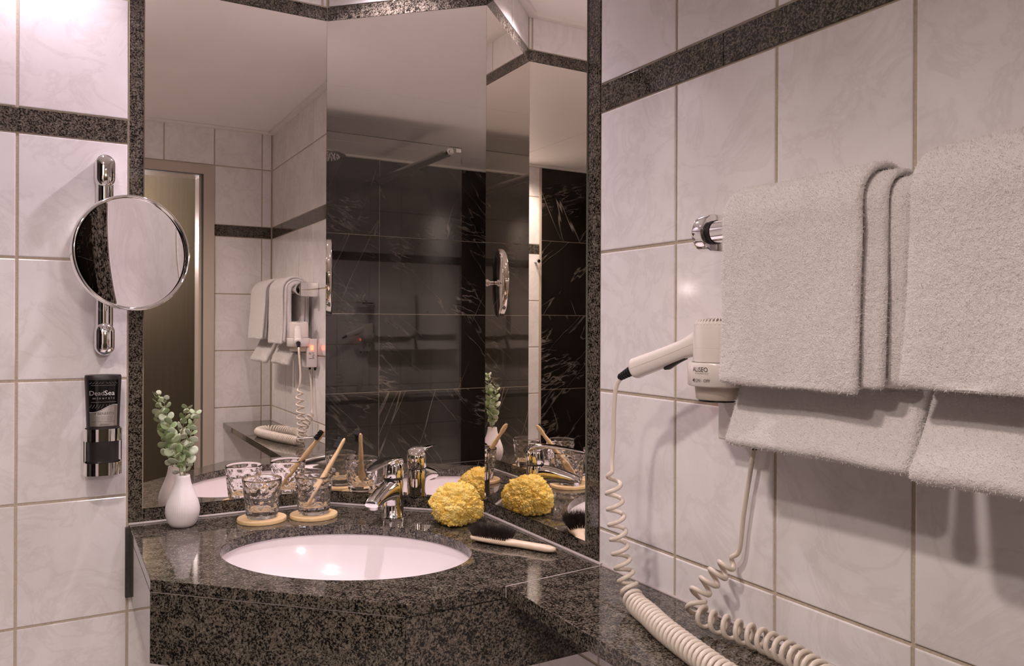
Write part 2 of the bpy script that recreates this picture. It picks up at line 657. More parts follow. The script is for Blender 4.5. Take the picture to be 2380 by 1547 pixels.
G = 0.0022  # how far the grout lies behind the tile faces
wl = struct('wall_left', MBuild().box(-2.45, 0.12, G, 0.12, 0, 2.25), GROUT)
wr = struct('wall_right', MBuild().box(G, 0.12, YB - 0.13, G, 0, 2.25), GROUT)
wc = struct('wall_corner', MBuild().prism([(-A_ + 0.0042, 0.004), (0.004, -B_ + 0.0042), (0.004, 0.004)], ZT + 0.0, 2.25), GROUT)
ws = struct('wall_shower', MBuild().box(XS - 0.12, XS - G, YB - 0.13, G, 0, 2.25), GROUT)
DX0, DX1, DZ = -0.296, -1.040, 1.940       # clear door opening
FX0, FX1, FZ = -0.248, -1.088, 1.9866      # outer edge of its frame
bk = MBuild()
bk.box(FX0 - 0.002, 0.12, YB - 0.13, YB - G, 0, 2.25)
bk.box(-2.45, FX1 + 0.002, YB - 0.13, YB - G, 0, 2.25)
bk.box(FX1 + 0.002, FX0 - 0.002, YB - 0.13, YB - G, FZ - 0.002, 2.25)
wb = struct('wall_back', bk, GROUT)
struct('floor', MBuild().box(-2.45, 0.12, YB - 0.13, 0.12, -0.05, 0.0), FLOORM)

# left wall (plane y = 0, seen from -y)
low = [0.0, 0.175, 0.425, 0.675, ZT - 0.02 + 0.0]
colsL = [FL - k * PW for k in range(4)] + [XM + 0.006]
lay(wl, 'tile', (0, 0, 0), (1, 0, 0), (0, 0, 1), (0, -1, 0), cells(colsL[::-1], ROWS) + cells(colsL[::-1], [ST, ZE, ZC]))
colsLL = [FL + k * PW for k in range(4)] + [-0.002]
lay(wl, 'tile', (0, 0, 0), (1, 0, 0), (0, 0, 1), (0, -1, 0), cells(colsLL, [0.0, 0.175, 0.425, 0.675, 0.855]))
lay(wl, 'tile', (0, 0, 0), (1, 0, 0), (0, 0, 1), (0, -1, 0), cells([FL, FL + PW, -A_ - 0.012, -A_ + 0.001], [2.0575, ZC]))
strL = [FL - 0.003 - k * 0.3055 for k in range(3)] + [XM + 0.006]
lay(wl, 'border_strip', (0, -0.0004, 0), (1, 0, 0), (0, 0, 1), (0, -1, 0), cells(strL[::-1], [SB, ST]), GRANITE, 0.0016, 0.004, 0.0003)
MZ = [0.0, 0.133, 0.538, 0.943, 1.3485, 1.754, ZC - 0.008]
lay(wl, 'marble_slab', (0, 0, 0), (1, 0, 0), (0, 0, 1), (0, -1, 0), cells([XS, XM - 0.012 - 0.4, XM - 0.012], MZ), MARBLE, 0.003, 0.0034, 0.0004)
# right wall (plane x = 0, seen from -x)
colsR = [FR - k * PW for k in range(6)] + [YB + 0.002]
lay(wr, 'tile', (0, 0, 0), (0, -1, 0), (0, 0, 1), (-1, 0, 0), [(-a, -b, c, d) for a, b, c, d in cells(colsR, ROWS) + cells(colsR, [ST, ZE, ZC])])
colsRL = [-0.002, FR + 3 * PW, FR + 2 * PW, FR + PW, FR]
lay(wr, 'tile', (0, 0, 0), (0, -1, 0), (0, 0, 1), (-1, 0, 0), [(-a, -b, c, d) for a, b, c, d in cells(colsRL, [0.0, 0.175, 0.425, 0.675, 0.855])])
lay(wr, 'tile', (0, 0, 0), (0, -1, 0), (0, 0, 1), (-1, 0, 0), [(-a, -b, c, d) for a, b, c, d in cells([-B_ + 0.001, -B_ - 0.012, FR + PW, FR], [2.0575, ZC])])
strR = [FR - 0.002 - k * 0.3055 for k in range(4)] + [YB + 0.004]
lay(wr, 'border_strip', (-0.0004, 0, 0), (0, -1, 0), (0, 0, 1), (-1, 0, 0), [(-a, -b, c, d) for a, b, c, d in cells(strR, [SB, ST])], GRANITE, 0.0016, 0.004, 0.0003)
# angled corner above the mirrors
cl = sqrt(A_ ** 2 + B_ ** 2)
cu_, cn_ = Vector((A_, -B_, 0)) / cl, Vector((-B_, -A_, 0)) / cl
lay(wc, 'tile', (-A_, 0, 0), cu_, (0, 0, 1), cn_, cells([0.002, cl / 2 - 0.03, cl - 0.002], [2.0575, ZC]))
# back wall with the doorway (plane y = YB, seen from +y)
def backcells(xs, zs):
    return [(-a, -b, c, d) for a, b, c, d in cells(xs, zs)]
bx_ = [-0.002, -0.0443, FX0]
lay(wb, 'tile', (0, YB, 0), (-1, 0, 0), (0, 0, 1), (0, 1, 0), backcells(bx_, ROWS) + backcells(bx_, [ST, ZE]))
bx2 = [-0.002, -0.0443, FX0, FX0 - PW, FX0 - 2 * PW, FX0 - 3 * PW, FX0 - 4 * PW, FX0 - 5 * PW, XM]
lay(wb, 'tile', (0, YB, 0), (-1, 0, 0), (0, 0, 1), (0, 1, 0), backcells(bx2, [ZE, ZC]))
bx3 = [FX1, FX1 - 0.155, XM]
lay(wb, 'tile', (0, YB, 0), (-1, 0, 0), (0, 0, 1), (0, 1, 0), backcells(bx3, ROWS) + backcells(bx3, [ST, ZE]))
lay(wb, 'border_strip', (0, YB + 0.0004, 0), (-1, 0, 0), (0, 0, 1), (0, 1, 0), backcells([-0.005, FX0], [SB, ST]) + backcells([FX1, XM], [SB, ST]), GRANITE, 0.0016, 0.004, 0.0003)
lay(wb, 'marble_slab', (0, YB, 0), (-1, 0, 0), (0, 0, 1), (0, 1, 0), backcells([XM - 0.012, XM - 0.412, XS], MZ), MARBLE, 0.003, 0.0034, 0.0004)
# shower wall (plane x = XS, seen from +x)
lay(ws, 'marble_slab', (XS, 0, 0), (0, 1, 0), (0, 0, 1), (1, 0, 0), cells([YB, -1.725, -0.925, -0.125, 0.0], MZ), MARBLE, 0.003, 0.0034, 0.0004)
# metal edge trims where white tile meets marble
struct('trim_1', MBuild().box(XM - 0.011, XM + 0.001, YB - G, YB + 0.003, 0, ZC), STEEL)
struct('trim_2', MBuild().box(XM - 0.011, XM + 0.004, -0.003, G, 0, ZC), STEEL)

# ceiling: panels and a flat cornice all round
ce = struct('ceiling', MBuild().box(-2.45, 0.12, YB - 0.13, 0.12, ZC + 0.006, 2.25), plain('ceiling_joint', (0.55, 0.48, 0.40), 0.8))
px = [XS, -2.05, -1.63, -1.21, 0.0]
for i in range(4):
    obj('ceiling_panel', MBuild().box(px[i] + 0.0015, px[i + 1] - 0.0015, YB, -0.0, ZC, ZC + 0.008), CEIL, ce)
co = MBuild()
def cornice_run(p, q, n):
    p, q, n = Vector((*p, 0)), Vector((*q, 0)), Vector((*n, 0)).normalized()
    return [p, q, q + n * 0.022, p + n * 0.022]
runs = [((XS, 0), (-A_, 0), (0, -1)), ((-A_, 0), (0, -B_), (-1, -1)), ((0, -B_), (0, YB), (-1, 0)), ((0, YB), (XS, YB), (0, 1)), ((XS, YB), (XS, 0), (1, 0))]
tr = struct('trim_3', MBuild().prism([(p.x, p.y) for p in cornice_run(*runs[0])], ZC - 0.010, ZC), CORN)
for k, rr in enumerate(runs[1:]):
    struct('trim_%d' % (k + 4), MBuild().prism([(p.x, p.y) for p in cornice_run(*rr)], ZC - 0.010 - 0.0003 * (k + 1), ZC - 0.0003 * (k + 1)), CORN)

# door frame and what lies beyond it
dr = struct('door_1', MBuild().box(FX0, DX0 + 0.003, YB - 0.004, YB + 0.006, 0, DZ + 0.003)
            .box(FX1, DX1 - 0.003, YB - 0.004, YB + 0.006, 0, DZ + 0.003)
            .box(FX0, FX1, YB - 0.004, YB + 0.006, DZ + 0.003, FZ - 0.002), STEEL)
obj('door_jamb', MBuild().box(DX0 + 0.003, DX0 - 0.012, YB - 0.13, YB - 0.022, 0, DZ)
    .box(DX1 - 0.003, DX1 + 0.012, YB - 0.13, YB - 0.022, 0, DZ).box(DX0 + 0.003, DX1 - 0.003, YB - 0.13, YB - 0.022, DZ, DZ + 0.012), STEEL, dr)
obj('door_seal', MBuild().box(DX0 + 0.003, DX0 - 0.002, YB - 0.022, YB + 0.004, 0, DZ)
    .box(DX1 - 0.003, DX1 + 0.002, YB - 0.022, YB + 0.004, 0, DZ).box(DX0 + 0.003, DX1 - 0.003, YB - 0.022, YB + 0.004, DZ, DZ + 0.003), SEAL, dr)
HB = YB - 0.13
struct('wall_hallway', MBuild().box(-1.9, 0.5, HB - 1.25, HB - 1.15, 0, 2.25), VENEER)
struct('wall_hallway_near', MBuild().box(0.4, 0.5, HB - 1.15, HB, 0, 2.25), VENEER)
struct('wall_hallway_far', MBuild().box(-1.9, -1.8, HB - 1.15, HB, 0, 2.25), VENEER)
struct('floor_hallway', MBuild().box(-1.9, 0.5, HB - 1.25, HB, -0.05, 0.0), plain('hall_carpet', (0.20, 0.15, 0.10), 0.9, noise_amt=0.2, noise_scale=60))
struct('ceiling_hallway', MBuild().box(-1.9, 0.5, HB - 1.25, HB, 2.157, 2.25), CEIL)

# ================================================================== downlights and added hallway fill
def ceiling_lamp(x, y, z, r, watts, cone, color, label):
    t = thing('spotlight' if cone else 'ceiling_lamp', (x, y, ZC), label, 'lamp', 'recessed spotlights' if cone else 'globe ceiling lamps')
    if cone:
        obj('trim_ring', MBuild().lathe([(0.030, -0.0002), (0.043, -0.0002), (0.043, -0.003), (0.038, -0.005), (0.030, -0.003)], 32, (x, y, ZC), close=True).mesh('trim_ring', 40), CHROME, t)
    else:
        obj('base_plate', MBuild().lathe([(0, -0.0002), (r * 1.2, -0.0002), (r * 1.2, -0.005), (r, -0.009), (0, -0.009)], 32, (x, y, ZC)).mesh('base_plate', 40), CHROME, t)
    L = bpy.data.lights.new('bulb', 'SPOT' if cone else 'POINT')
    L.energy = watts
    L.color = color
    L.shadow_soft_size = r
    if cone:
        L.spot_size = radians(cone)
        L.spot_blend = 0.7
    lo = bpy.data.objects.new('bulb', L)
    COL.objects.link(lo)
    lo.parent = t
    lo.location = (0, 0, z - ZC)
    return t


for lp in LAMPS:
    ceiling_lamp(*lp)

hx_, hy_, hz_, hr_, hw_, hc_ = HALL_FILL
hall_fill = thing('hall_fill_lamp', (hx_, HB - 1.15, hz_), 'added globe fill light in the hallway facing the doorway', 'lamp')  # invented lamp, brightens the left wall from behind the camera
obj('wall_plate', MBuild().lathe([(0, 0.0005), (0.05, 0.0005), (0.05, 0.008), (0.012, 0.014), (0.012, hy_ - HB + 1.15 - hr_), (0, hy_ - HB + 1.15 - hr_)], 32, (hx_, HB - 1.15, hz_), (0, 1, 0)).mesh('wall_plate', 40), SATIN, hall_fill)
L_ = bpy.data.lights.new('bulb', 'POINT')
L_.energy, L_.color, L_.shadow_soft_size = hw_, hc_, hr_
lo_ = bpy.data.objects.new('bulb', L_)
COL.objects.link(lo_)
lo_.parent = hall_fill
lo_.location = (0, hy_ - HB + 1.15, 0)

# ================================================================== mirrors and their granite surround
def mirror_panel(p, q, z0, z1, n, label, inset=0.0015):
    """a 5 mm silvered pane from p to q, its face 3 mm in front of the tile plane"""
    p, q, n = Vector((*p, 0)), Vector((*q, 0)), Vector((*n, 0)).normalized()
    d = (q - p).normalized()
    p, q = p + d * inset, q - d * inset
    f, b = n * 0.003, -n * 0.002
    pts = [p + f, q + f, q + b, p + b]
    v = [(a.x, a.y, z0) for a in pts] + [(a.x, a.y, z1) for a in pts]
    fs = [(0, 1, 5, 4), (1, 2, 6, 5), (2, 3, 7, 6), (3, 0, 4, 7), (0, 3, 2, 1), (4, 5, 6, 7)]
    mb = MBuild()
    mb.add(v, fs[:1], 0)
    mb.add(v, fs[1:], 1)
    me = mb.mesh('wall_mirror')
    bm = bmesh.new()
    bm.from_mesh(me)
    bmesh.ops.remove_doubles(bm, verts=bm.verts, dist=1e-6)
    bmesh.ops.recalc_face_normals(bm, faces=bm.faces)
    bm.to_mesh(me)
    bm.free()
    o = obj('wall_mirror', me, [MIRROR, EDGE])
    return tag(o, label, 'mirror', 'mirror panes round the basin corner')


mirror_panel((ML, 0), (-A_, 0), MB, MT, (0, -1), 'wide mirror pane on the wall behind the vase and tumblers')
mirror_panel((-A_, 0), (0, -B_), MB, MT, (-B_, -A_), 'angled mirror pane across the corner behind the tap')
mirror_panel((0, -B_), (0, MR), MB, MT, (-1, 0), 'narrow mirror pane on the wall behind the sponge and hairbrush')

sr = thing('mirror_surround', (-0.35, 0, ZT), 'dark speckled granite strips framing the corner mirrors', 'frame')
def strip_box(x0, x1, y0, y1, z0, z1):
    obj('frame_strip', MBuild().box(x0, x1, y0, y1, z0, z1), GRANITE, sr)
zj = [ZT + 0.0045, 0.9024, 1.2092, 1.5162, 1.8216, 2.057]
for a, b in zip(zj[:-1], zj[1:]):
    strip_box(FL + 0.001, ML - 0.0005, -0.0004, 0.0028, a + 0.0007, b - 0.0007)
    strip_box(-0.0004, 0.0028, FR + 0.001, MR - 0.0005, a + 0.0007, b - 0.0007)
for x0, x1 in ((ML + 0.0005, ML + 0.27), (ML + 0.2712, -A_ - 0.0005)):
    strip_box(x0, x1, -0.0004, 0.0028, MT + 0.002, 2.057)
    strip_box(x0, x1, -0.0004, 0.0028, ZT + 0.0045, MB - 0.001)
for y0, y1 in ((MR + 0.0005, MR + 0.12), (MR + 0.1212, -B_ - 0.0005)):
    strip_box(-0.0004, 0.0028, y0, y1, MT + 0.002, 2.057)
    strip_box(-0.0004, 0.0028, y0, y1, ZT + 0.0045, MB - 0.001)
for s0, s1 in ((0.002, 0.20), (0.2012, cl - 0.002)):
    for z0, z1 in ((MT + 0.002, 2.057), (ZT + 0.0045, MB - 0.001)):
        P0, P1 = Vector((-A_, 0, 0)) + cu_ * s0, Vector((-A_, 0, 0)) + cu_ * s1
        q = [P0 + cn_ * 0.0004, P1 + cn_ * 0.0004, P1 - cn_ * 0.0028, P0 - cn_ * 0.0028]
        obj('frame_strip', MBuild().prism([(p.x, p.y) for p in q], z0, z1), GRANITE, sr)

# ================================================================== vanity
SL = 0.020                                   # slab thickness
JW, JT = (0.0, -0.7335), (-0.2085, -0.7490)  # joint between counter and shelf
V1, V2 = (-0.386, -0.7496), (-0.7155, -0.425)
vroot = thing('vanity_counter', (-0.38, -0.40, 0.72), 'dark speckled granite corner counter with a basin cut-out and an angled front', 'counter')
BC = Vector((-0.3699, -0.4077, 0))           # basin centre; axes along and across the angled front
BS, BD = Vector((1, -1, 0)).normalized(), Vector((1, 1, 0)).normalized()
BA, BBr = 0.2473, 0.1808


def slab_with_hole(outer, z0, z1, hole):
    bm = bmesh.new()
    lo = [bm.verts.new((x, y, z1)) for x, y in outer]
    li = [bm.verts.new((x, y, z1)) for x, y in hole]
    es = [bm.edges.new((a[i], a[(i + 1) % len(a)])) for a in (lo, li) for i in range(len(a))]
    bmesh.ops.triangle_fill(bm, use_beauty=True, use_dissolve=False, edges=es)
    top = list(bm.faces)
    bmesh.ops.recalc_face_normals(bm, faces=top)
    if top[0].normal.z < 0:
        bmesh.ops.reverse_faces(bm, faces=top)
    r = bmesh.ops.extrude_face_region(bm, geom=top)
    vv = [g for g in r['geom'] if isinstance(g, bmesh.types.BMVert)]
    bmesh.ops.translate(bm, verts=vv, vec=(0, 0, z0 - z1))
    bmesh.ops.recalc_face_normals(bm, faces=bm.faces)
    me = bpy.data.meshes.new('countertop')
    bm.to_mesh(me)
    bm.free()
    return me


def ell(f, n=96, zoff=0):
    return [(BC + BS * (BA * f * cos(2 * pi * k / n)) + BD * (BBr * f * sin(2 * pi * k / n))) for k in range(n)]


eps = 0.002
outer = [(V2[0], -eps), (-A_ - 0.0008, -eps), (-eps, -B_ - 0.0008), (-eps, JW[1] + 0.0012), (JT[0], JT[1] + 0.0012), V1, V2]
me = slab_with_hole(outer, ZT - SL, ZT, [(p.x, p.y) for p in ell(1.0)])
bevel_mesh(me, 0.0012, 2, 60)
obj('countertop', me, GRANITE, vroot)
# hanging skirt panels under the slab
def wallpanel(p, q, z0, z1, t, name='skirt_panel'):
    p, q = Vector((*p, 0)), Vector((*q, 0))
    d = (q - p).normalized()
    n = Vector((-d.y, d.x, 0))
    return obj(name, MBuild().prism([(a.x, a.y) for a in (p, q, q + n * t, p + n * t)], z0, z1), GRANITE, vroot)


wallpanel((V2[0], V2[1] + 0.0012), (V2[0], -0.012), 0.719, ZT - SL - 0.0012, -0.018)
wallpanel(V2, (V1[0] - 0.0008, V1[1] + 0.0008), 0.719, ZT - SL - 0.0012, 0.018)
wallpanel((V1[0] + 0.0002, V1[1]), (-0.004, V1[1]), 0.719, ZT - SL - 0.0012, 0.018)
obj('skirt_joint', MBuild().prism([(V2[0] + 0.0012, V2[1]), (V1[0], V1[1] + 0.0018), (V1[0] + 0.004, V1[1] + 0.012), (V2[0] + 0.01, V2[1] + 0.004)], ZT - SL - 0.0013, ZT - SL), SILICONE, vroot)
obj('end_seal', MBuild().prism([(FL - 0.0045, -0.0125), (FL + 0.006, -0.0125), (FL + 0.006, 0.002), (FL - 0.0045, 0.002)], 0.708, ZT - 0.004).mesh('end_seal'), DARKSEAL, vroot)
# light silicone beads where counter meets the surround
def bead(path, r, parent, name='silicone_bead'):
    return obj(name, MBuild().tube(path, r, 8).mesh(name, 60), SILICONE, parent)
bead([(FL + 0.002, -0.0015, ZT + 0.001), (-A_, -0.0015, ZT + 0.001), (-A_ + 0.001, -0.002, ZT + 0.001)], 0.0034, vroot)
bead([(-A_, -0.0022, ZT + 0.001), (-0.0022, -B_, ZT + 0.001)], 0.0034, vroot)
bead([(-0.0015, -B_, ZT + 0.001), (-0.0015, JW[1], ZT + 0.001)], 0.0034, vroot)

shelf = thing('granite_shelf', (-0.1, -1.25, ZT - SL), 'long narrow speckled granite shelf under the towels with a coiled cord on it', 'shelf')
me = MBuild().prism([(-eps, JW[1] - 0.0012), (JT[0], JT[1] - 0.0012), (JT[0], YB + 0.004), (-eps, YB + 0.004)], ZT - SL - 0.004, ZT).mesh('shelf_slab')
bevel_mesh(me, 0.0012, 2, 60)
obj('shelf_slab', me, GRANITE, shelf)
obj('joint_line', MBuild().prism([(-eps, JW[1] - 0.0013), (JT[0] - 0.0004, JT[1] - 0.0013), (JT[0] - 0.0004, JT[1] + 0.0013), (-eps, JW[1] + 0.0013)], ZT - SL + 0.001, ZT + 0.0003), SILICONE, shelf)
bead([(-0.0012, JW[1] - 0.003, ZT + 0.0005), (-0.0012, YB + 0.006, ZT + 0.0005)], 0.003, shelf)

# basin
basin = thing('washbasin', (BC.x, BC.y, 0.70), 'oval white ceramic basin set under the granite counter', 'basin')
prof = [(1.02, 0.8395), (1.012, 0.828), (0.985, 0.808), (0.945, 0.785), (0.875, 0.760), (0.77, 0.739), (0.62, 0.724), (0.45, 0.714), (0.27, 0.708), (0.10, 0.705),
        (0.10, 0.692), (0.30, 0.695), (0.50, 0.702), (0.68, 0.712), (0.83, 0.730), (0.93, 0.752), (1.00, 0.782), (1.04, 0.810), (1.06, 0.8395)]
mb = MBuild()
n = 96
vv = []
for (rf, z) in prof:
    vv += [(BC + BS * (BA * rf * cos(2 * pi * k / n)) + BD * (BBr * rf * sin(2 * pi * k / n)) + Vector((0, 0, z))) for k in range(n)]
K = len(prof)
ff = [(i * n + k, i * n + (k + 1) % n, ((i + 1) % K) * n + (k + 1) % n, ((i + 1) % K) * n + k) for i in range(K) for k in range(n)]
mb.add(vv, ff)
obj('bowl', fix_normals(mb.mesh('bowl', 60)), CERAMIC, basin)
obj('drain', MBuild().lathe([(0, 0.709), (0.018, 0.709), (0.021, 0.7065), (0.021, 0.70), (0, 0.70)], 32, (BC.x, BC.y, 0)).mesh('drain', 40), CHROME, basin)

# ================================================================== shower
sh = thing('shower_screen', (-1.51, -0.5, 0.0), 'clear frameless glass shower screen with a small white sticker', 'shower screen')
obj('glass_pane', MBuild().box(-1.514, -1.506, -0.985, -0.004, 0.015, 2.062), PANE, sh)
obj('floor_channel', MBuild().box(-1.520, -1.500, -0.985, -0.004, 0.0, 0.016), SATIN, sh)
obj('wall_channel', MBuild().box(-1.518, -1.502, -0.016, -0.0035, 0.016, 2.062), SATIN, sh)
obj('sticker', MBuild().box(-1.5058, -1.5052, -0.980, -0.957, 2.041, 2.056), INKW, sh)
sb = thing('stabiliser_bar', (-1.9, -0.927, 2.04), 'round satin bar bracing the shower screen to the dark marble wall', 'bar')
obj('bar_tube', MBuild().lathe([(0, 0), (0.0185, 0), (0.0185, 0.80), (0, 0.80)], 28, (-1.528, -0.927, 2.040), (-1, 0, 0)).mesh('bar_tube', 40), SATIN, sb)
obj('clamp', MBuild().lathe([(0, -0.034), (0.006, -0.034), (0.0085, -0.030), (0.0085, -0.027), (0.0150, -0.026), (0.0165, -0.010), (0.0190, 0.003), (0, 0.003)], 28, (-1.528, -0.927, 2.040), (-1, 0, 0)).mesh('clamp', 40), CHROME, sb)
hs = thing('rain_shower', (-1.9, -0.46, 2.03), 'round chrome rain shower head on a wall arm behind the glass', 'shower head')
obj('head_plate', MBuild().lathe([(0, 0.022), (0.02, 0.022), (0.06, 0.014), (0.128, 0.006), (0.130, 0.0), (0.126, -0.003), (0, -0.003)], 48, (-1.9, -0.46, 2.045)).mesh('head_plate', 50), CHROME, hs)
nz = MBuild()
for r_, cnt in ((0.02, 6), (0.04, 12), (0.06, 18), (0.08, 24), (0.10, 30)):
    for k in range(cnt):
        t = 2 * pi * k / cnt
        nz.lathe([(0.0035, 0), (0.0025, -0.006), (0, -0.006)], 6, (-1.9 + r_ * cos(t), -0.46 + r_ * sin(t), 2.042))
tag(obj('spray_nozzles', nz, INKW, hs), kind='stuff')
obj('arm', MBuild().tube(catmull([(-1.9, -0.003, 2.085), (-1.9, -0.2, 2.085), (-1.9, -0.42, 2.085), (-1.9, -0.455, 2.078), (-1.9, -0.46, 2.064)]), 0.009, 12).mesh('arm', 60), CHROME, hs)
hk = thing('robe_hook', (-1.402, YB, 1.637), 'small round chrome robe hook on white tile next to the shower', 'hook')
obj('hook_stem', MBuild().lathe([(0.006, 0.0), (0.006, 0.028), (0.011, 0.032), (0.012, 0.038), (0.009, 0.043), (0, 0.044)], 20, (-1.402, YB, 1.637), (0, 1, 0)).mesh('hook_stem', 50), CHROME, hk)

# ================================================================== tap
TP = Vector((-0.192, -0.200, ZT))
TW = Vector((-1, -1, 0)).normalized()
tap = thing('basin_tap', TP, 'single-lever chrome mixer tap standing behind the basin', 'tap')
def tp(wd, z):
    return TP + TW * wd + Vector((0, 0, z))
obj('tap_body', MBuild().lathe([(0, 0.0003), (0.0262, 0.0003), (0.0262, 0.002), (0.0245, 0.0035), (0.0236, 0.03), (0.0232, 0.06), (0.0230, 0.078), (0.0215, 0.0835), (0.012, 0.086), (0, 0.086)], 56, TP).mesh('tap_body', 50), CHROME, tap)
pth = catmull([(0.000, 0.0590), (0.025, 0.0620), (0.055, 0.0605), (0.085, 0.0555), (0.106, 0.0505), (0.113, 0.0480)], 6)
def sw_(a):
    return np.interp(a, [0, 0.03, 0.10, 0.113], [0.0215, 0.0200, 0.0168, 0.0155])
def sh_(a):
    return np.interp(a, [0, 0.02, 0.06, 0.10, 0.109, 0.113], [0.0270, 0.0235, 0.0172, 0.0122, 0.0095, 0.0055])
obj('spout', MBuild().sweep([tp(a, b) for a, b in pth], [(sw_(a), sh_(a)) for a, b in pth], 32, (0, 0, 1), 2.5).mesh('spout', 50), CHROME, tap)
obj('aerator', MBuild().lathe([(0, -0.001), (0.010, -0.001), (0.0105, 0.0), (0.0132, 0.0005), (0.0132, 0.012), (0, 0.012)], 32, tp(0.0970, 0.0385), (-0.10, -0.10, 1)).mesh('aerator', 40), SATIN, tap)
hax = (Vector((0, 0, 1)) - TW * 0.12).normalized()
obj('seam_ring', MBuild().lathe([(0, 0.0), (0.0216, 0.0), (0.0216, 0.006), (0, 0.006)], 48, tp(0, 0.081), hax).mesh('seam_ring', 40), BLACK, tap)
obj('tap_head', MBuild().lathe([(0, 0.0), (0.0226, 0.0), (0.0234, 0.0015), (0.0234, 0.026), (0.0226, 0.0325), (0.018, 0.038), (0.009, 0.041), (0, 0.042)], 56, tp(0, 0.0865), hax).mesh('tap_head', 50), CHROME, tap)
lv = catmull([(-0.021, 0.113), (-0.004, 0.1265), (0.03, 0.1310), (0.07, 0.1292), (0.10, 0.1255), (0.125, 0.1212)], 6)
def lw(a):
    return np.interp(a, [-0.021, -0.01, 0.02, 0.07, 0.11, 0.125], [0.013, 0.0215, 0.0228, 0.0185, 0.0125, 0.006])
def lh(a):
    return np.interp(a, [-0.021, 0.0, 0.03, 0.07, 0.125], [0.006, 0.0085, 0.0052, 0.0030, 0.0014])
obj('lever', MBuild().sweep([tp(a, b) for a, b in lv], [(lw(a), lh(a)) for a, b in lv], 28, (0, 0, 1), 2.2).mesh('lever', 50), CHROME, tap)
side = Vector((-TW.y, TW.x, 0))
obj('marker_dot', MBuild().lathe([(0, 0), (0.0024, 0), (0.0018, 0.0008), (0, 0.001)], 16, tp(0.0229, 0.104), TW).mesh('marker_dot', 40), INKW, tap)

# ================================================================== bud vase and eucalyptus
VP = Vector((-0.6172, -0.0645, ZT))
vase = thing('bud_vase', VP, 'small white ribbed teardrop porcelain vase holding eucalyptus', 'vase')
vp = [(0, 0.0002), (0.0195, 0.0002), (0.0235, 0.0015), (0.0285, 0.008), (0.0325, 0.018), (0.0348, 0.031), (0.0346, 0.040), (0.0318, 0.053), (0.0265, 0.067), (0.0212, 0.080),
      (0.0172, 0.092), (0.0150, 0.103), (0.0147, 0.1085), (0.0140, 0.1095), (0.0128, 0.1085), (0.0125, 0.10), (0.014, 0.09), (0.018, 0.078), (0.026, 0.06), (0.029, 0.03), (0.018, 0.008), (0, 0.006)]
me = MBuild().lathe(vp, 192, VP, mod=lambda t, h: 1 + (0.0028 * cos(48 * t) if 0.004 < h < 0.107 else 0)).mesh('vase_body', 70)
obj('vase_body', me, PORCELAIN, vase)


def leaf_mesh():
    vs_, fs = [(0, 0, 0)], []
    n_ = 14
    for ring, rr in ((1, 0.5), (2, 1.0)):
        for k in range(n_):
            t = 2 * pi * k / n_
            x, y = rr * cos(t), rr * sin(t) * 0.96
            vs_.append((x + 1.0, y, 0.16 * (x * x) * 0.5 - 0.22 * y * y * rr + 0.05 * abs(y)))
    vs_[0] = (1.0, 0, 0.02)
    for k in range(n_):
        k2 = (k + 1) % n_
        fs.append((0, 1 + k, 1 + k2))
        fs.append((1 + k, 1 + n_ + k, 1 + n_ + k2, 1 + k2))
    m_ = bpy.data.meshes.new('leaf')
    nv = len(vs_)
    vs2 = vs_ + [(x, y, z - 0.05) for x, y, z in vs_]
    fs2 = fs + [tuple(i + nv for i in f[::-1]) for f in fs]
    for k in range(n_):
        k2 = (k + 1) % n_
        fs2.append((1 + n_ + k, 1 + n_ + nv + k, 1 + n_ + nv + k2, 1 + n_ + k2))
    m_.from_pydata(vs2, [], fs2)
    m_.polygons.foreach_set('use_smooth', [True] * len(m_.polygons))
    m_.materials.append(LEAF)
    m_.update()
    return m_


LEAFM = leaf_mesh()
def sprig(path, n_pairs, size, label, seed, start=0.12):
    r = random.Random(seed)
    P = catmull(path, 14)
    root = thing('eucalyptus_sprig', path[0], label, 'plant', 'eucalyptus sprigs in the vase')
    obj('stem', MBuild().tube(P, [0.0013 - 0.0008 * i / len(P) for i in range(len(P))], 8).mesh('stem', 60), STEM, root)
    for i in range(n_pairs):
        t = start + (1 - start) * i / (n_pairs - 1)
        k = min(int(t * (len(P) - 1)), len(P) - 2)
        p = Vector(P[k])
        ax = (Vector(P[k + 1]) - Vector(P[k])).normalized()
        e1 = ax.orthogonal().normalized()
        a0 = i * 1.35 + r.uniform(-0.4, 0.4)
        sz = size * (1.0 - 0.42 * t ** 2.2) * r.uniform(0.86, 1.12) * (0.72 if i < 2 else 1)
        for s_ in (0, pi):
            a = a0 + s_ + r.uniform(-0.25, 0.25)
            rad = (Matrix.Rotation(a, 3, ax) @ e1).normalized()
            up = (ax * r.uniform(0.55, 1.25) + rad).normalized()
            nrm = (ax - up * ax.dot(up)).normalized()
            nrm = (Matrix.Rotation(r.uniform(-1.0, 1.0), 3, up) @ nrm).normalized()
            sd = nrm.cross(up).normalized()
            M = Matrix((up * sz, sd * sz, nrm * sz)).transposed().to_4x4()
            M.translation = p + rad * 0.0012 - Vector(path[0])
            lf = bpy.data.objects.new('leaf', LEAFM)
            COL.objects.link(lf)
            lf.parent = root
            lf.matrix_basis = M
    return root


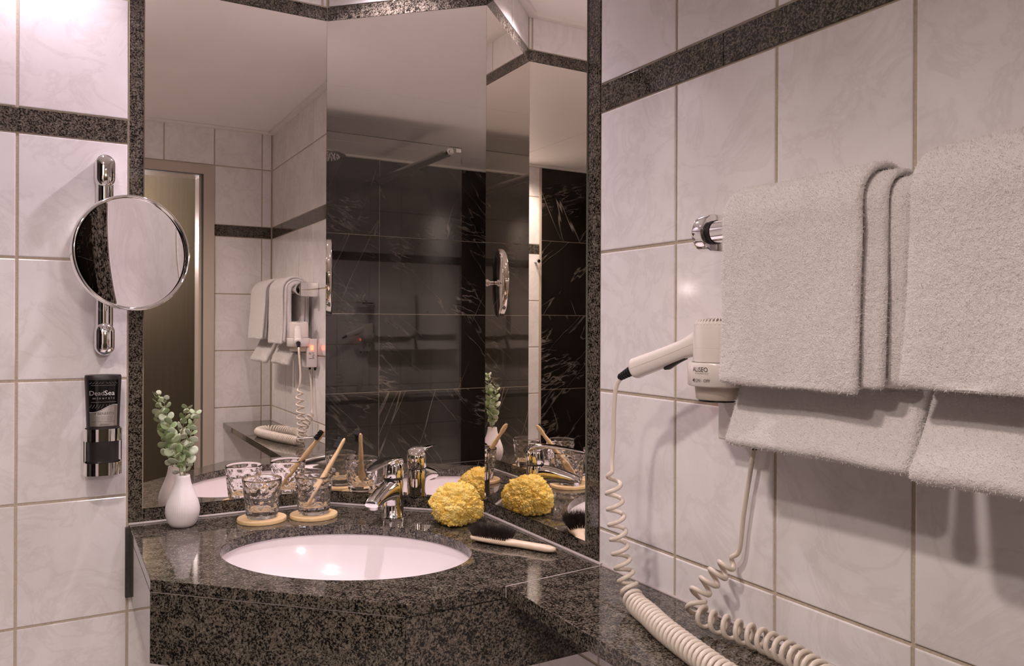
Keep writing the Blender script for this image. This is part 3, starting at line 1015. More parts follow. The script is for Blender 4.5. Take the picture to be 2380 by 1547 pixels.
sprig([(-0.6200, -0.0650, 0.940), (-0.6245, -0.0660, 0.985), (-0.6370, -0.0680, 1.035), (-0.6480, -0.0690, 1.085), (-0.6560, -0.0680, 1.137)], 16, 0.0112,
      'taller eucalyptus sprig with round grey-green leaves leaning towards the soap dispenser', 3, 0.2)
sprig([(-0.6145, -0.0640, 0.940), (-0.6120, -0.0640, 0.985), (-0.6075, -0.0650, 1.020), (-0.6000, -0.0660, 1.062), (-0.5920, -0.0650, 1.103)], 12, 0.0118,
      'shorter eucalyptus sprig with round grey-green leaves leaning towards the tumblers', 8, 0.2)

# ================================================================== tumblers on coasters
def coaster(x, y, label):
    t = obj('coaster', MBuild().lathe([(0, 0), (0.0512, 0), (0.0523, 0.001), (0.0523, 0.007), (0.0515, 0.008), (0, 0.008)], 72, (x, y, ZT)).mesh('coaster', 40), COASTERW)
    return tag(t, label, 'coaster', 'round wooden coasters by the basin')


def tumbler(x, y, label, seed):
    """thick-based glass whose outer wall is cut into irregular flattened cells"""
    r = random.Random(seed)
    z0, H = ZT + 0.0083, 0.0855
    def ro(h):
        return 0.0335 + 0.0092 * (h / H)
    cells_ = []
    for i in range(5):
        for k in range(10):
            cells_.append((2 * pi * (k + 0.5 * (i % 2) + r.uniform(-0.22, 0.22)) / 10, 0.017 + 0.0145 * i + r.uniform(-0.003, 0.003)))
    def cut(t, h):
        fade = min(1.0, max(0.0, (h - 0.011) / 0.006)) * min(1.0, max(0.0, (0.0785 - h) / 0.006))
        if fade <= 0:
            return 0.0
        best = 9.0
        for (ct, ch) in cells_:
            dt = (t - ct + pi) % (2 * pi) - pi
            d2 = (dt * 0.038) ** 2 + ((h - ch) * 1.05) ** 2
            best = min(best, d2)
        return fade * (0.0026 * min(1.0, best / 0.00013) - 0.0015)
    n_ = 80
    outer_h = [0.0022, 0.006, 0.0095] + list(np.linspace(0.012, 0.079, 27)) + [0.0815, 0.0835, 0.0847]
    vs_, rings = [(x, y, z0 + 0.0012)], []
    def ring(rr, h, cutter=False):
        ids = []
        for k in range(n_):
            t = 2 * pi * k / n_
            q = rr + (cut(t, h) if cutter else 0.0)
            ids.append(len(vs_))
            vs_.append((x + q * cos(t), y + q * sin(t), z0 + h))
        rings.append(ids)
    ring(0.024, 0.0010)
    ring(ro(0) - 0.0032, 0.0)
    ring(ro(0) - 0.0010, 0.0006)
    for h in outer_h:
        ring(ro(h), h, True)
    for (rr, h) in ((ro(H) - 0.0008, H), (ro(H) - 0.0016, H), (ro(H) - 0.0022, H - 0.0008), (ro(0.08) - 0.0027, 0.080), (ro(0.065) - 0.0033, 0.065), (ro(0.05) - 0.0040, 0.050),
                    (ro(0.035) - 0.0045, 0.035), (ro(0.024) - 0.0050, 0.024), (ro(0.018) - 0.0062, 0.0182), (0.022, 0.0160), (0.010, 0.0152)):
        ring(rr, h)
    ctr = len(vs_)
    vs_.append((x, y, z0 + 0.0150))
    fs = [(0, rings[0][(k + 1) % n_], rings[0][k]) for k in range(n_)]
    for a, b in zip(rings[:-1], rings[1:]):
        fs += [(a[k], a[(k + 1) % n_], b[(k + 1) % n_], b[k]) for k in range(n_)]
    fs += [(rings[-1][k], rings[-1][(k + 1) % n_], ctr) for k in range(n_)]
    mb = MBuild()
    mb.add(vs_, fs)
    me = fix_normals(mb.mesh('drinking_glass', 60))
    o = obj('drinking_glass', me, GLASS)
    return tag(o, label, 'glass', 'faceted tumblers by the basin')


G1, G2 = (-0.4590, -0.0990), (-0.3490, -0.1175)
coaster(*G1, 'round pale wooden coaster under the empty tumbler')
coaster(*G2, 'round pale wooden coaster under the tumbler with the toothbrush')
tumbler(*G1, 'empty clear faceted glass tumbler next to the vase', 11)
tumbler(*G2, 'clear faceted glass tumbler holding a toothbrush', 12)

# ================================================================== toothbrush
tb0, tb1 = Vector((-0.3655, -0.1245, 0.8830)), Vector((-0.2675, -0.0825, 1.0262))
tax = (tb1 - tb0)
tlen = tax.length
tax.normalize()
tside = Vector((-0.865, 0.5014, 0.0))
tside = (tside - tax * tside.dot(tax)).normalized()          # bristle side
tbr = thing('toothbrush', tb0, 'bamboo toothbrush with black bristles leaning in a tumbler', 'toothbrush')
ss_ = np.linspace(0, 1, 40)
tw_ = np.interp(ss_, [0, .03, .15, .32, .48, .62, .74, .81, .86, .96, 1], [.0030, .0058, .0070, .0074, .0052, .0066, .0050, .0044, .0064, .0062, .0024])
th_ = np.interp(ss_, [0, .03, .3, .6, .75, .85, .97, 1], [.0026, .0046, .0058, .0052, .0044, .0036, .0034, .0018])
obj('handle', MBuild().sweep([tb0 + tax * (tlen * s_) + tside * (0.0012 * sin(s_ * 5)) for s_ in ss_], list(zip(tw_, th_)), 20, tside, 2.5).mesh('handle', 60), BAMBOO, tbr)
twid = tside.cross(tax).normalized()
br = MBuild()
for i in range(10):
    for j in range(-1, 2):
        base = tb0 + tax * (tlen * (0.845 + 0.0145 * i)) + twid * (j * 0.0031) + tside * 0.0022
        ln = 0.0105 + random.uniform(-0.0006, 0.0006) + (0.0008 if i % 3 == 0 else 0)
        for q in range(9):
            off = twid * random.uniform(-0.0013, 0.0013) + tax * random.uniform(-0.0011, 0.0011)
            br.lathe([(0.0005, 0), (0.00042, ln), (0, ln + 0.0002)], 5, base + off, tside + twid * random.uniform(-0.05, 0.05) + tax * random.uniform(-0.05, 0.05))
tag(obj('bristles', br, BRISTLE, tbr), kind='stuff')

# ================================================================== sponge
def fbm(p, o):
    return noise.fractal(p, 1.0, 2.0, o)
SPC = Vector((-0.0930, -0.3270, ZT + 0.0425))
bm = bmesh.new()
bmesh.ops.create_icosphere(bm, subdivisions=7, radius=1.0)
for v in bm.verts:
    d = v.co.normalized()
    # boxy overall outline with a few big lobes, a slanting cleft, then tufts and fine pores
    box = 1.0 / (abs(d.x) ** 3.2 + abs(d.y) ** 3.2 + abs(d.z) ** 3.2) ** (1 / 3.2)
    r0 = 0.40 * box + 0.52 + 0.12 * noise.noise(d * 1.6 + Vector((3.1, 1.2, 7)))
    c1 = noise.voronoi(d * 2.6 + 0.5 * noise.noise_vector(d * 2.2) + Vector((4, 1, 2)))[0]
    lobe = min(1.0, (c1[1] - c1[0]) * 2.2) ** 0.6
    c2 = noise.voronoi(d * 8.5 + 0.3 * noise.noise_vector(d * 6))[0]
    tuft = min(1.0, (c2[1] - c2[0]) * 2.6) ** 0.8
    fine = noise.noise(d * 22) * 0.55 + noise.noise(d * 48) * 0.55 + noise.noise(d * 95) * 0.4
    cleft = math.exp(-((d.z - 0.30 + 0.30 * d.x - 0.25 * d.y - 0.25 + 0.25 * noise.noise(d * 3)) / 0.085) ** 2)
    r = r0 - 0.10 + 0.105 * lobe + 0.055 * tuft + 0.050 * fine - 0.10 * cleft
    tp_ = 1.06 - 0.20 * max(0.0, d.z)
    q = Vector((d.x * 0.0575 * tp_, d.y * 0.0555 * tp_, d.z * 0.0490)) * r
    q.z = max(q.z, -0.0420 + 0.0015 * tuft)
    v.co = SPC + q
me = bpy.data.meshes.new('sea_sponge')
bm.to_mesh(me)
bm.free()
me.polygons.foreach_set('use_smooth', [True] * len(me.polygons))
sp_o = tag(obj('sea_sponge', me, SPONGE), 'knobbly yellow natural sea sponge sitting in the mirror corner', 'sponge')

# ================================================================== hairbrush
H0, H1 = Vector((-0.1285, -0.4675, ZT + 0.0080)), Vector((-0.0345, -0.6320, ZT + 0.0075))
hax = (H1 - H0)
hl = hax.length
hax.normalize()
hup = Vector((0.10, 0.06, 1.0))
hup = (hup - hax * hup.dot(hax)).normalized()
hs_ = hax.cross(hup).normalized()
hb = thing('hairbrush', (-0.09, -0.56, ZT), 'pale wooden hairbrush with dark bristles lying on the counter', 'hairbrush')
ss_ = np.linspace(0, 1, 56)
hw = np.interp(ss_, [0, .012, .05, .14, .30, .42, .50, .57, .65, .80, .93, .985, 1], [.003, .010, .0165, .0205, .0205, .0185, .0140, .0108, .0100, .0112, .0120, .0080, .0020])
ht = np.interp(ss_, [0, .012, .05, .3, .45, .6, .9, .985, 1], [.002, .0045, .0062, .0072, .0070, .0068, .0070, .0045, .0012])
obj('wooden_back', MBuild().sweep([H0 + hax * (hl * s_) for s_ in ss_], list(zip(hw, ht)), 28, hup, 2.3).mesh('wooden_back', 60), BEECH, hb)
bb = MBuild()
for i in range(19):
    for j in range(8):
        s_ = 0.04 + 0.42 * (i + 0.5 * (j % 2)) / 19
        wmax = float(np.interp(s_, ss_, hw)) * 0.84
        o_ = (j - 3.5) / 3.5 * wmax
        base = H0 + hax * (hl * s_) + hs_ * o_ + hup * 0.004
        lean_ = hs_ * (o_ / 0.02 * 0.62) + hax * ((s_ - 0.25) * 1.5) + hs_ * random.uniform(-.10, .10) + hax * random.uniform(-.10, .10)
        for q in range(16):
            ln = (0.0300 - 0.0035 * abs(o_ / 0.02)) * random.uniform(0.70, 1.10)
            dr = (hup + lean_ + hs_ * random.gauss(0, .13) + hax * random.gauss(0, .13)).normalized()
            b0 = base + hs_ * random.uniform(-0.0009, 0.0009) + hax * random.uniform(-0.0009, 0.0009)
            t_ = b0 + dr * ln
            pa = dr.orthogonal().normalized() * 0.00034
            pb = dr.cross(pa)
            bb.add([b0 + pa, b0 - pa * .5 + pb * .87, b0 - pa * .5 - pb * .87, t_], [(0, 1, 3), (1, 2, 3), (2, 0, 3)])
tag(obj('bristles', bb, BOAR, hb), kind='stuff')

# ================================================================== magnifying mirror on the left wall
mg = thing('magnifying_mirror', (-0.7655, 0, 1.435), 'round chrome magnifying mirror on a swivel arm and upright wall bar', 'mirror')
BX = -0.7655
obj('wall_bar', MBuild().lathe([(0, 1.250), (0.0168, 1.250), (0.0168, 1.612), (0, 1.612)], 32, (BX, -0.022, 0)).mesh('wall_bar', 40), CHROME, mg)


def bar_end(zc):
    """pill-shaped chrome end piece in front of the bar"""
    a, hh = 0.0188, 0.0152
    out = [(a * cos(t), hh + a * sin(t)) for t in np.linspace(0, pi, 17)] + [(a * cos(t), -hh + a * sin(t)) for t in np.linspace(pi, 2 * pi, 17)]
    mb = MBuild()
    m_ = len(out)
    vs_ = []
    lv = [(1.0, -0.002), (1.0, -0.0335), (0.99, -0.0365), (0.955, -0.0395), (0.88, -0.0425), (0.72, -0.0455), (0.50, -0.0475), (0.25, -0.0486), (0.08, -0.0489)]
    for f_, y in lv:
        vs_ += [(BX + p[0] * f_, y, zc + (p[1] - math.copysign(hh, p[1])) * f_ + math.copysign(hh, p[1]) * (f_ if f_ < 0.95 else 1) ** 0.35) for p in out]
    fs = [(i * m_ + k, i * m_ + (k + 1) % m_, (i + 1) * m_ + (k + 1) % m_, (i + 1) * m_ + k) for i in range(len(lv) - 1) for k in range(m_)]
    fs += [tuple(range(m_))[::-1], tuple(range((len(lv) - 1) * m_, len(lv) * m_))]
    mb.add(vs_, fs)
    return obj('bar_end', fix_normals(mb.mesh('bar_end', 75)), CHROME, mg)


bar_end(1.6095)
bar_end(1.2600)
for zc in (1.58, 1.29):
    obj('wall_stub', MBuild().lathe([(0.010, 0), (0.010, 0.022)], 20, (BX, 0.002, zc), (0, -1, 0)).mesh('wall_stub', 40), CHROME, mg)
DC = Vector((-0.7226, -0.1452, 1.4324))
dn = Vector((sin(radians(18.5)), -cos(radians(18.5)), 0.0))
fn = Vector((sin(radians(22.0)), -cos(radians(22.0)), 0.0))      # the glass sits slightly askew in its rim
RR = 0.1145
ax0 = Vector((BX, -0.022, 1.4324))
obj('slider', MBuild().lathe([(0.0165, -0.022), (0.0195, -0.020), (0.0195, 0.020), (0.0165, 0.022)], 32, ax0).mesh('slider', 40), CHROME, mg)
obj('swivel_arm', MBuild().tube(catmull([ax0, ax0 + Vector((0.004, -0.03, 0)), DC - dn * 0.055, DC - dn * 0.020], 8), 0.0065, 16).mesh('swivel_arm', 60), CHROME, mg)
obj('swivel_joint', MBuild().lathe([(0, -0.012), (0.009, -0.009), (0.013, 0), (0.009, 0.009), (0, 0.012)], 24, DC - dn * 0.042, dn).mesh('swivel_joint', 70), CHROME, mg)
sag = lambda r: r * r / (2 * 0.80)
face = [(0, 0.0)] + [(r, sag(r)) for r in np.linspace(0.006, 0.1085, 28)]
obj('mirror_face', MBuild().lathe(face, 96, DC - dn * 0.0015, fn).mesh('mirror_face', 179), MAGNIFY, mg)
rim = [(0.1072, 0.004), (0.1082, 0.0085), (0.1105, 0.0112), (0.1130, 0.0108), (0.1145, 0.0070), (0.1145, -0.0040), (0.1128, -0.0085), (0.105, -0.0105), (0.075, -0.0150), (0.04, -0.0180), (0, -0.0190)]
obj('rim', MBuild().lathe(rim, 112, DC, dn).mesh('rim', 60), CHROME, mg)

# ================================================================== soap dispenser on the left wall
DXc, DYc = -0.7690, -0.0500
hd = thing('dispenser_holder', (DXc, 0, 0.98), 'two-ring chrome wall holder round a black bottle', 'holder')


def superell(a, b, n_, p=2.6):
    out = []
    for k in range(n_):
        t = 2 * pi * k / n_
        c_, s_ = cos(t), sin(t)
        out.append((math.copysign(abs(c_) ** (2 / p), c_) * a, math.copysign(abs(s_) ** (2 / p), s_) * b))
    return out


def band(z0, z1, a, b, t=0.0022):
    mb = MBuild()
    n_ = 64
    vs_ = []
    for (aa, bb_, zz) in ((a, b, z0), (a, b, z1), (a - t, b - t, z1), (a - t, b - t, z0)):
        vs_ += [(DXc + p[0], DYc + p[1], zz) for p in superell(aa, bb_, n_)]
    fs = [(i * n_ + k, i * n_ + (k + 1) % n_, ((i + 1) % 4) * n_ + (k + 1) % n_, ((i + 1) % 4) * n_ + k) for i in range(4) for k in range(n_)]
    mb.add(vs_, fs)
    return obj('ring', fix_normals(mb.mesh('ring', 40)), CHROME, hd)


band(1.0525, 1.0775, 0.0350, 0.0285)
band(0.9830, 1.0085, 0.0350, 0.0285)
for sx in (-1, 1):
    obj('side_rail', MBuild().box(DXc + sx * 0.0333, DXc + sx * 0.0351, -0.052, -0.036, 1.004, 1.056), CHROME, hd)
obj('back_plate', MBuild().box(DXc - 0.030, DXc + 0.030, -0.0215, -0.001, 0.985, 1.078), CHROME, hd)
bt = thing('soap_bottle', (DXc, DYc, 0.985), 'black squeeze bottle of hand wash with a silver and black label', 'bottle')
BPROF = [(0.9845, 0.012), (0.986, 0.0255), (0.990, 0.0290), (1.05, 0.0297), (1.083, 0.0304), (1.12, 0.0316), (1.16, 0.0332), (1.180, 0.0341), (1.1848, 0.0338), (1.1868, 0.0325), (1.1862, 0.030), (1.1848, 0.010)]
def bw_(z):
    return float(np.interp(z, [p[0] for p in BPROF[1:9]], [p[1] for p in BPROF[1:9]]))
def bd_(z):
    return 0.0255 - 0.004 * max(0.0, (z - 1.09) / 0.1)
def bfront(x, z):
    a, b = bw_(z), bd_(z)
    return DYc - b * (max(0.0, 1 - abs((x - DXc) / a) ** 2.6)) ** (1 / 2.6)
mb = MBuild()
n_ = 72
vs_ = []
for z, a in BPROF:
    b = min(bd_(z), a) if z < 1.1865 else bd_(z) * a / 0.034
    b = bd_(z) * a / max(bw_(min(max(z, 0.99), 1.18)), 1e-6)
    vs_ += [(DXc + p[0], DYc + p[1], z) for p in superell(a, b, n_)]
K = len(BPROF)
fs = [(i * n_ + k, i * n_ + (k + 1) % n_, (i + 1) * n_ + (k + 1) % n_, (i + 1) * n_ + k) for i in range(K - 1) for k in range(n_)]
fs += [tuple(range(n_))[::-1], tuple(range((K - 1) * n_, K * n_))]
mb.add(vs_, fs)
obj('bottle_body', fix_normals(mb.mesh('bottle_body', 50)), BOTTLE, bt)


def bottle_patch(name, zlo, zhi, half, mat, off, parent, nx=24, nz=16):
    """label piece following the bottle front; zlo/zhi are functions of x in -1..1"""
    mb = MBuild()
    vs_ = []
    for j in range(nz + 1):
        for i in range(nx + 1):
            u = -1 + 2 * i / nx
            z = zlo(u) + (zhi(u) - zlo(u)) * j / nz
            x = DXc + u * half(z)
            vs_.append((x, bfront(x, z) - off, z))
    fs = [(j * (nx + 1) + i, j * (nx + 1) + i + 1, (j + 1) * (nx + 1) + i + 1, (j + 1) * (nx + 1) + i) for j in range(nz) for i in range(nx)]
    mb.add(vs_, fs)
    return obj(name, mb.mesh(name, 60), mat, parent)


hf = lambda z: bw_(z) * 0.80
wave = lambda u: 1.118 + 0.0055 * u + 0.0035 * sin(u * 2.6)
lb = bottle_patch('label', lambda u: 1.0835, lambda u: 1.1775, hf, LABELK, 0.0004, bt)
bottle_patch('silver_field', lambda u: 1.0835, lambda u: wave(u), hf, LABELS, 0.0006, lb)
mb = MBuild()
mb.tube([(DXc + u * hf(1.118), bfront(DXc + u * hf(1.118), wave(u)) - 0.0008, wave(u) + 0.0012) for u in np.linspace(-1, 1, 24)], 0.0004, 5)
obj('label_line', mb, INKW, lb)


def bottle_text(body, size, x, z, mat, parent, stretch=1.0):
    me = text_mesh(body, size)
    for v in me.vertices:
        xx, zz = DXc + x + v.co.x * stretch, z + v.co.y
        v.co = (xx, bfront(xx, zz) - 0.0010, zz)
    me.update()
    return obj('lettering', me, mat, parent)


bottle_text('Dead', 0.0132, -0.0124, 1.1505, INKG, lb, 0.98)
bottle_text('Sea', 0.0138, 0.0108, 1.1505, INKW, lb, 1.02)
bottle_text('m i n e r a l s', 0.0064, 0.0, 1.1405, INKG, lb, 1.18)
bottle_text('9 BENEFITS', 0.0074, 0.001, 1.1090, INKK, lb, 1.0)
for z in (1.1028, 1.1000, 1.0972):
    bottle_text('moisture minerals clean fresh', 0.0024, 0.001, z, INKK, lb, 1.1)
bottle_text('HAIR HAND & BODY WASH', 0.0033, 0.0, 1.0930, INKK, lb, 1.0)
bottle_text('SPA of Spas', 0.0036, 0.002, 1.0868, INKK, lb, 1.0)
# engraved-looking leaf strokes in the black field
mb = MBuild()
for k in range(9):
    for (zz, sg) in ((1.1735, 1), (1.128, -1)):
        x0 = DXc - 0.022 + 0.0054 * k
        P = [(x0 + 0.004 * t * t * (1 if k > 4 else -1), 0, zz - 0.0055 * t + 0.002 * sg * t * t) for t in np.linspace(0, 1, 6)]
        mb.tube([(p[0], bfront(p[0], p[2]) - 0.0007, p[2]) for p in P], 0.00022, 4)
for zz in (1.1665, 1.1325):
    mb.tube([(DXc + u, bfront(DXc + u, zz) - 0.0007, zz) for u in np.linspace(-0.0225, 0.0225, 16)], 0.00022, 4)
tag(obj('label_ornament', mb, INKG, lb), kind='stuff')

# ================================================================== towel rail and towels
RX, RZ = -0.0620, 1.4225
rl = thing('towel_rail', (RX, -1.38, 1.40), 'chrome towel rail with oval end brackets on the tiled wall', 'towel rail')


def bracket(y0, y1):
    hh, tip = 0.0265, -0.0835
    pts = [(0.001, -hh), (tip + hh * 0.92, -hh)]
    for k in range(1, 20):
        t = -pi / 2 - pi * k / 20
        pts.append((tip + hh * 0.92 + hh * 0.92 * cos(t), hh * sin(t)))
    pts += [(tip + hh * 0.92, hh), (0.001, hh)]
    mb = MBuild()
    m_ = len(pts)
    vs_ = [(p[0], y0, RZ + p[1]) for p in pts] + [(p[0], y1, RZ + p[1]) for p in pts]
    fs = [tuple(range(m_)), tuple(range(m_, 2 * m_))[::-1]] + [(i, (i + 1) % m_, m_ + (i + 1) % m_, m_ + i) for i in range(m_)]
    mb.add(vs_, fs)
    me = mb.mesh('bracket')
    bevel_mesh(me, 0.003, 3, 50)
    me.polygons.foreach_set('use_smooth', [True] * len(me.polygons))
    me.set_sharp_from_angle(angle=radians(35))
    return obj('bracket', me, CHROME, rl)


bracket(-1.052, -1.074)
bracket(-1.692, -1.714)
obj('rail', MBuild().lathe([(0.0158, 0), (0.0158, 0.618)], 36, (RX, -1.074, RZ), (0, -1, 0)).mesh('rail', 60), CHROME, rl)
obj('rail_collar', MBuild().lathe([(0.0166, 0), (0.0166, 0.007)], 36, (RX, -1.0745, RZ), (0, -1, 0)).mesh('rail_collar', 60), BLACK, rl)


def towel_layer(name, y0, y1, rad, t, zf, zb, parent, seed, flare=0.0, ny=56, lean=0.0):
    """one folded thickness of terry hung over the rail: front drop to zf, back drop to zb"""
    off = Vector((seed * 3.7, seed * 1.3, seed * 2.1))
    path = []
    nf = 36
    for i in range(nf):
        z = zf + (RZ - zf) * i / nf
        path.append((RX - rad - lean * (1 - i / nf) ** 1.5, z, 0))
    for i in range(14):
        a = pi - pi * i / 13
        path.append((RX + rad * cos(a), RZ + rad * sin(a), 0))
    nbk = 36
    for i in range(1, nbk + 1):
        z = RZ - (RZ - zb) * i / nbk
        path.append((RX + rad - flare * max(0, (i / nbk - 0.35) / 0.65) ** 1.6, z, 0))
    P = np.array(path)[:, :2]
    T = np.gradient(P, axis=0)
    T /= np.linalg.norm(T, axis=1)[:, None]
    Nn = np.stack([-T[:, 1], T[:, 0]], 1)
    m_ = len(P)
    vs_, fs = [], []
    ring = []
    cap = 6
    for j in range(ny + 1):
        s_ = j / ny
        y = y0 + (y1 - y0) * s_
        e = min(s_, 1 - s_) * abs(y1 - y0)
        th = t * (min(1.0, e / (t * 0.55)) * (2 - min(1.0, e / (t * 0.55)))) ** 0.5 if e < t * 0.55 else t
        th = max(th, t * 0.22)
        row = []
        pr = []
        for i in range(m_):
            w_ = 0.0030 * noise.noise(Vector((y * 11, P[i, 1] * 7, P[i, 0] * 10)) + off) + 0.0012 * noise.noise(Vector((y * 38, P[i, 1] * 26, 0)) + off)
            pr.append((P[i] + Nn[i] * (w_ + th / 2), 1))
        for k in range(1, cap):
            a = pi / 2 - pi * k / cap
            pr.append((P[-1] + Nn[-1] * (th / 2 * sin(a)) + T[-1] * (th / 2 * cos(a)), 0))
        for i in range(m_ - 1, -1, -1):
            w_ = 0.0030 * noise.noise(Vector((y * 11, P[i, 1] * 7, P[i, 0] * 10)) + off)
            pr.append((P[i] + Nn[i] * (w_ - th / 2), 1))
        for k in range(1, cap):
            a = -pi / 2 - pi * k / cap
            pr.append((P[0] + Nn[0] * (th / 2 * sin(a)) + T[0] * (th / 2 * cos(a)), 0))
        zz = 0.004 * noise.noise(Vector((y * 9, seed, 0)))
        for q, _k in pr:
            hang = max(0.0, (RZ - q[1]) / 0.28)
            row.append(len(vs_))
            vs_.append((q[0], y + 0.003 * noise.noise(Vector((q[1] * 14, q[0] * 9, seed))), q[1] + zz * hang))
        ring.append(row)
    L = len(ring[0])
    for j in range(ny):
        for i in range(L):
            i2 = (i + 1) % L
            fs.append((ring[j][i], ring[j][i2], ring[j + 1][i2], ring[j + 1][i]))
    fs += [tuple(ring[0])[::-1], tuple(ring[-1])]
    mb = MBuild()
    mb.add(vs_, fs)
    me = fix_normals(mb.mesh(name, 80))
    return obj(name, me, TERRY, parent)


def pile(o, count, length, parent, seed, name='terry_pile', mat=None, half=0.0003):
    """short loose fibres standing on a towel layer"""
    me = o.data
    me.calc_loop_triangles()
    nv = len(me.vertices)
    co = np.empty(nv * 3)
    me.vertices.foreach_get('co', co)
    co = co.reshape(-1, 3)
    tri = np.empty(len(me.loop_triangles) * 3, dtype=np.int32)
    me.loop_triangles.foreach_get('vertices', tri)
    tri = tri.reshape(-1, 3)
    g = np.random.default_rng(seed)
    a, b, c = co[tri[:, 0]], co[tri[:, 1]], co[tri[:, 2]]
    nr = np.cross(b - a, c - a)
    ar = np.linalg.norm(nr, axis=1)
    ix = g.choice(len(tri), count, p=ar / ar.sum())
    u, v = g.random(count), g.random(count)
    fl = u + v > 1
    u[fl], v[fl] = 1 - u[fl], 1 - v[fl]
    p = a[ix] + (b - a)[ix] * u[:, None] + (c - a)[ix] * v[:, None]
    n0 = nr[ix] / (ar[ix][:, None] + 1e-12)
    d = n0 + g.normal(0, 0.55, (count, 3))
    d /= np.linalg.norm(d, axis=1)[:, None]
    s = np.cross(d, g.normal(0, 1, (count, 3)))
    s /= np.linalg.norm(s, axis=1)[:, None]
    ln = length * g.uniform(0.5, 1.15, count)[:, None]
    V = np.empty((count * 3, 3))
    V[0::3] = p - s * half - n0 * 0.0005
    V[1::3] = p + s * half - n0 * 0.0005
    V[2::3] = p + d * ln
    m_ = bpy.data.meshes.new(name)
    m_.vertices.add(count * 3)
    m_.vertices.foreach_set('co', V.ravel())
    m_.loops.add(count * 3)
    m_.loops.foreach_set('vertex_index', np.arange(count * 3, dtype=np.int32))
    m_.polygons.add(count)
    m_.polygons.foreach_set('loop_start', np.arange(0, count * 3, 3, dtype=np.int32))
    m_.update(calc_edges=True)
    tag(obj(name, m_, mat or PILE, parent), kind='stuff')


twA = thing('towel', (RX, -1.27, 1.13), 'folded white terry towel hanging on the rail beside the hair dryer', 'towel', 'white towels on the chrome rail')
la = towel_layer('inner_fold', -1.128, -1.392, 0.0250, 0.017, 1.236, 1.146, twA, 1, flare=0.052)
lm_ = towel_layer('middle_fold', -1.134, -1.370, 0.0385, 0.0092, 1.2300, 1.290, twA, 3, lean=0.003)
lb_ = towel_layer('outer_fold', -1.141, -1.346, 0.0476, 0.0088, 1.2235, 1.300, twA, 2, lean=0.004)
pile(lm_, 40000, 0.0032, twA, 12)
pile(sp_o, 16000, 0.0020, sp_o, 9, 'sponge_fibres', SPONGE, 0.0006)
pile(la, 60000, 0.0032, twA, 1)
pile(lb_, 60000, 0.0032, twA, 2)
twB = thing('towel', (RX, -1.53, 1.13), 'folded white terry towel hanging on the rail further from the hair dryer', 'towel', 'white towels on the chrome rail')
la = towel_layer('inner_fold', -1.402, -1.672, 0.0270, 0.020, 1.240, 1.146, twB, 5, flare=0.074)
lm_ = towel_layer('middle_fold', -1.408, -1.668, 0.0420, 0.0100, 1.2420, 1.300, twB, 7, lean=0.008)
lb_ = towel_layer('outer_fold', -1.404, -1.660, 0.0520, 0.0095, 1.2360, 1.305, twB, 6, lean=0.012)
pile(lm_, 30000, 0.0032, twB, 13)
pile(la, 60000, 0.0032, twB, 3)
pile(lb_, 60000, 0.0032, twB, 4)

# ================================================================== hair dryer, its holder and cord
DR = Vector((-0.0640, -1.0885, 0))
dh = thing('dryer_holder', (0, -1.09, 1.13), 'white plastic wall holder with a red lit switch carrying the hair dryer', 'holder')
me = MBuild().box(-0.0415, -0.0012, -1.128, -1.062, 1.132, 1.2385).mesh('switch_box')
bevel_mesh(me, 0.004, 3, 50)
me.polygons.foreach_set('use_smooth', [True] * len(me.polygons))
me.set_sharp_from_angle(angle=radians(40))
obj('switch_box', me, PLASTIC, dh)
obj('ring', MBuild().lathe([(0.0372, 1.2105), (0.0415, 1.2105), (0.0432, 1.2125), (0.0440, 1.2385), (0.0425, 1.2420), (0.0372, 1.2425)], 64, (DR.x, DR.y, 0), close=True).mesh('ring', 40), PLASTIC, dh)
sw = obj('rocker_switch', MBuild().box(-0.0265, -0.0165, -1.0625, -1.0600, 1.196, 1.214), REDLAMP, dh)
mb = MBuild()
for k, (zz, x0, x1) in enumerate([(1.1855, -0.034, -0.026), (1.1855, -0.022, -0.013), (1.181, -0.033, -0.024), (1.178, -0.020, -0.012), (1.1735, -0.021, -0.015), (1.169, -0.020, -0.014), (1.165, -0.033, -0.013)]):
    mb.box(x0, x1, -1.0622, -1.0614, zz, zz + 0.0016)
tag(obj('printed_notice', mb, INKK, dh), kind='stuff')
for xx, yy in ((-0.0165, -1.1080), (-0.0070, -1.0720)):
    obj('cord_gland', MBuild().lathe([(0.0045, 0), (0.0050, -0.004), (0.0036, -0.012), (0, -0.012)], 16, (xx, yy, 1.1325)).mesh('cord_gland', 40), BLACK, dh)


def ring_text(body, size, ang, z, stretch=1.0):
    me = text_mesh(body, size)
    r_ = 0.0444
    for v in me.vertices:
        a = ang + v.co.x * stretch / r_
        v.co = (DR.x + r_ * cos(a), DR.y + r_ * sin(a), z + v.co.y)
    me.update()
    return obj('lettering', me, INKK, dh)


VANG = math.atan2(-1.9006 - DR.y, -0.8607 - DR.x)      # towards the doorway
ring_text('ALISEO', 0.0088, VANG - 0.62, 1.2335, 0.88)
ring_text('G E R M A N Y', 0.0026, VANG - 0.56, 1.2285, 1.3)
ring_text('\u25C4 ON - OFF', 0.0058, VANG - 0.60, 1.2188, 0.92)

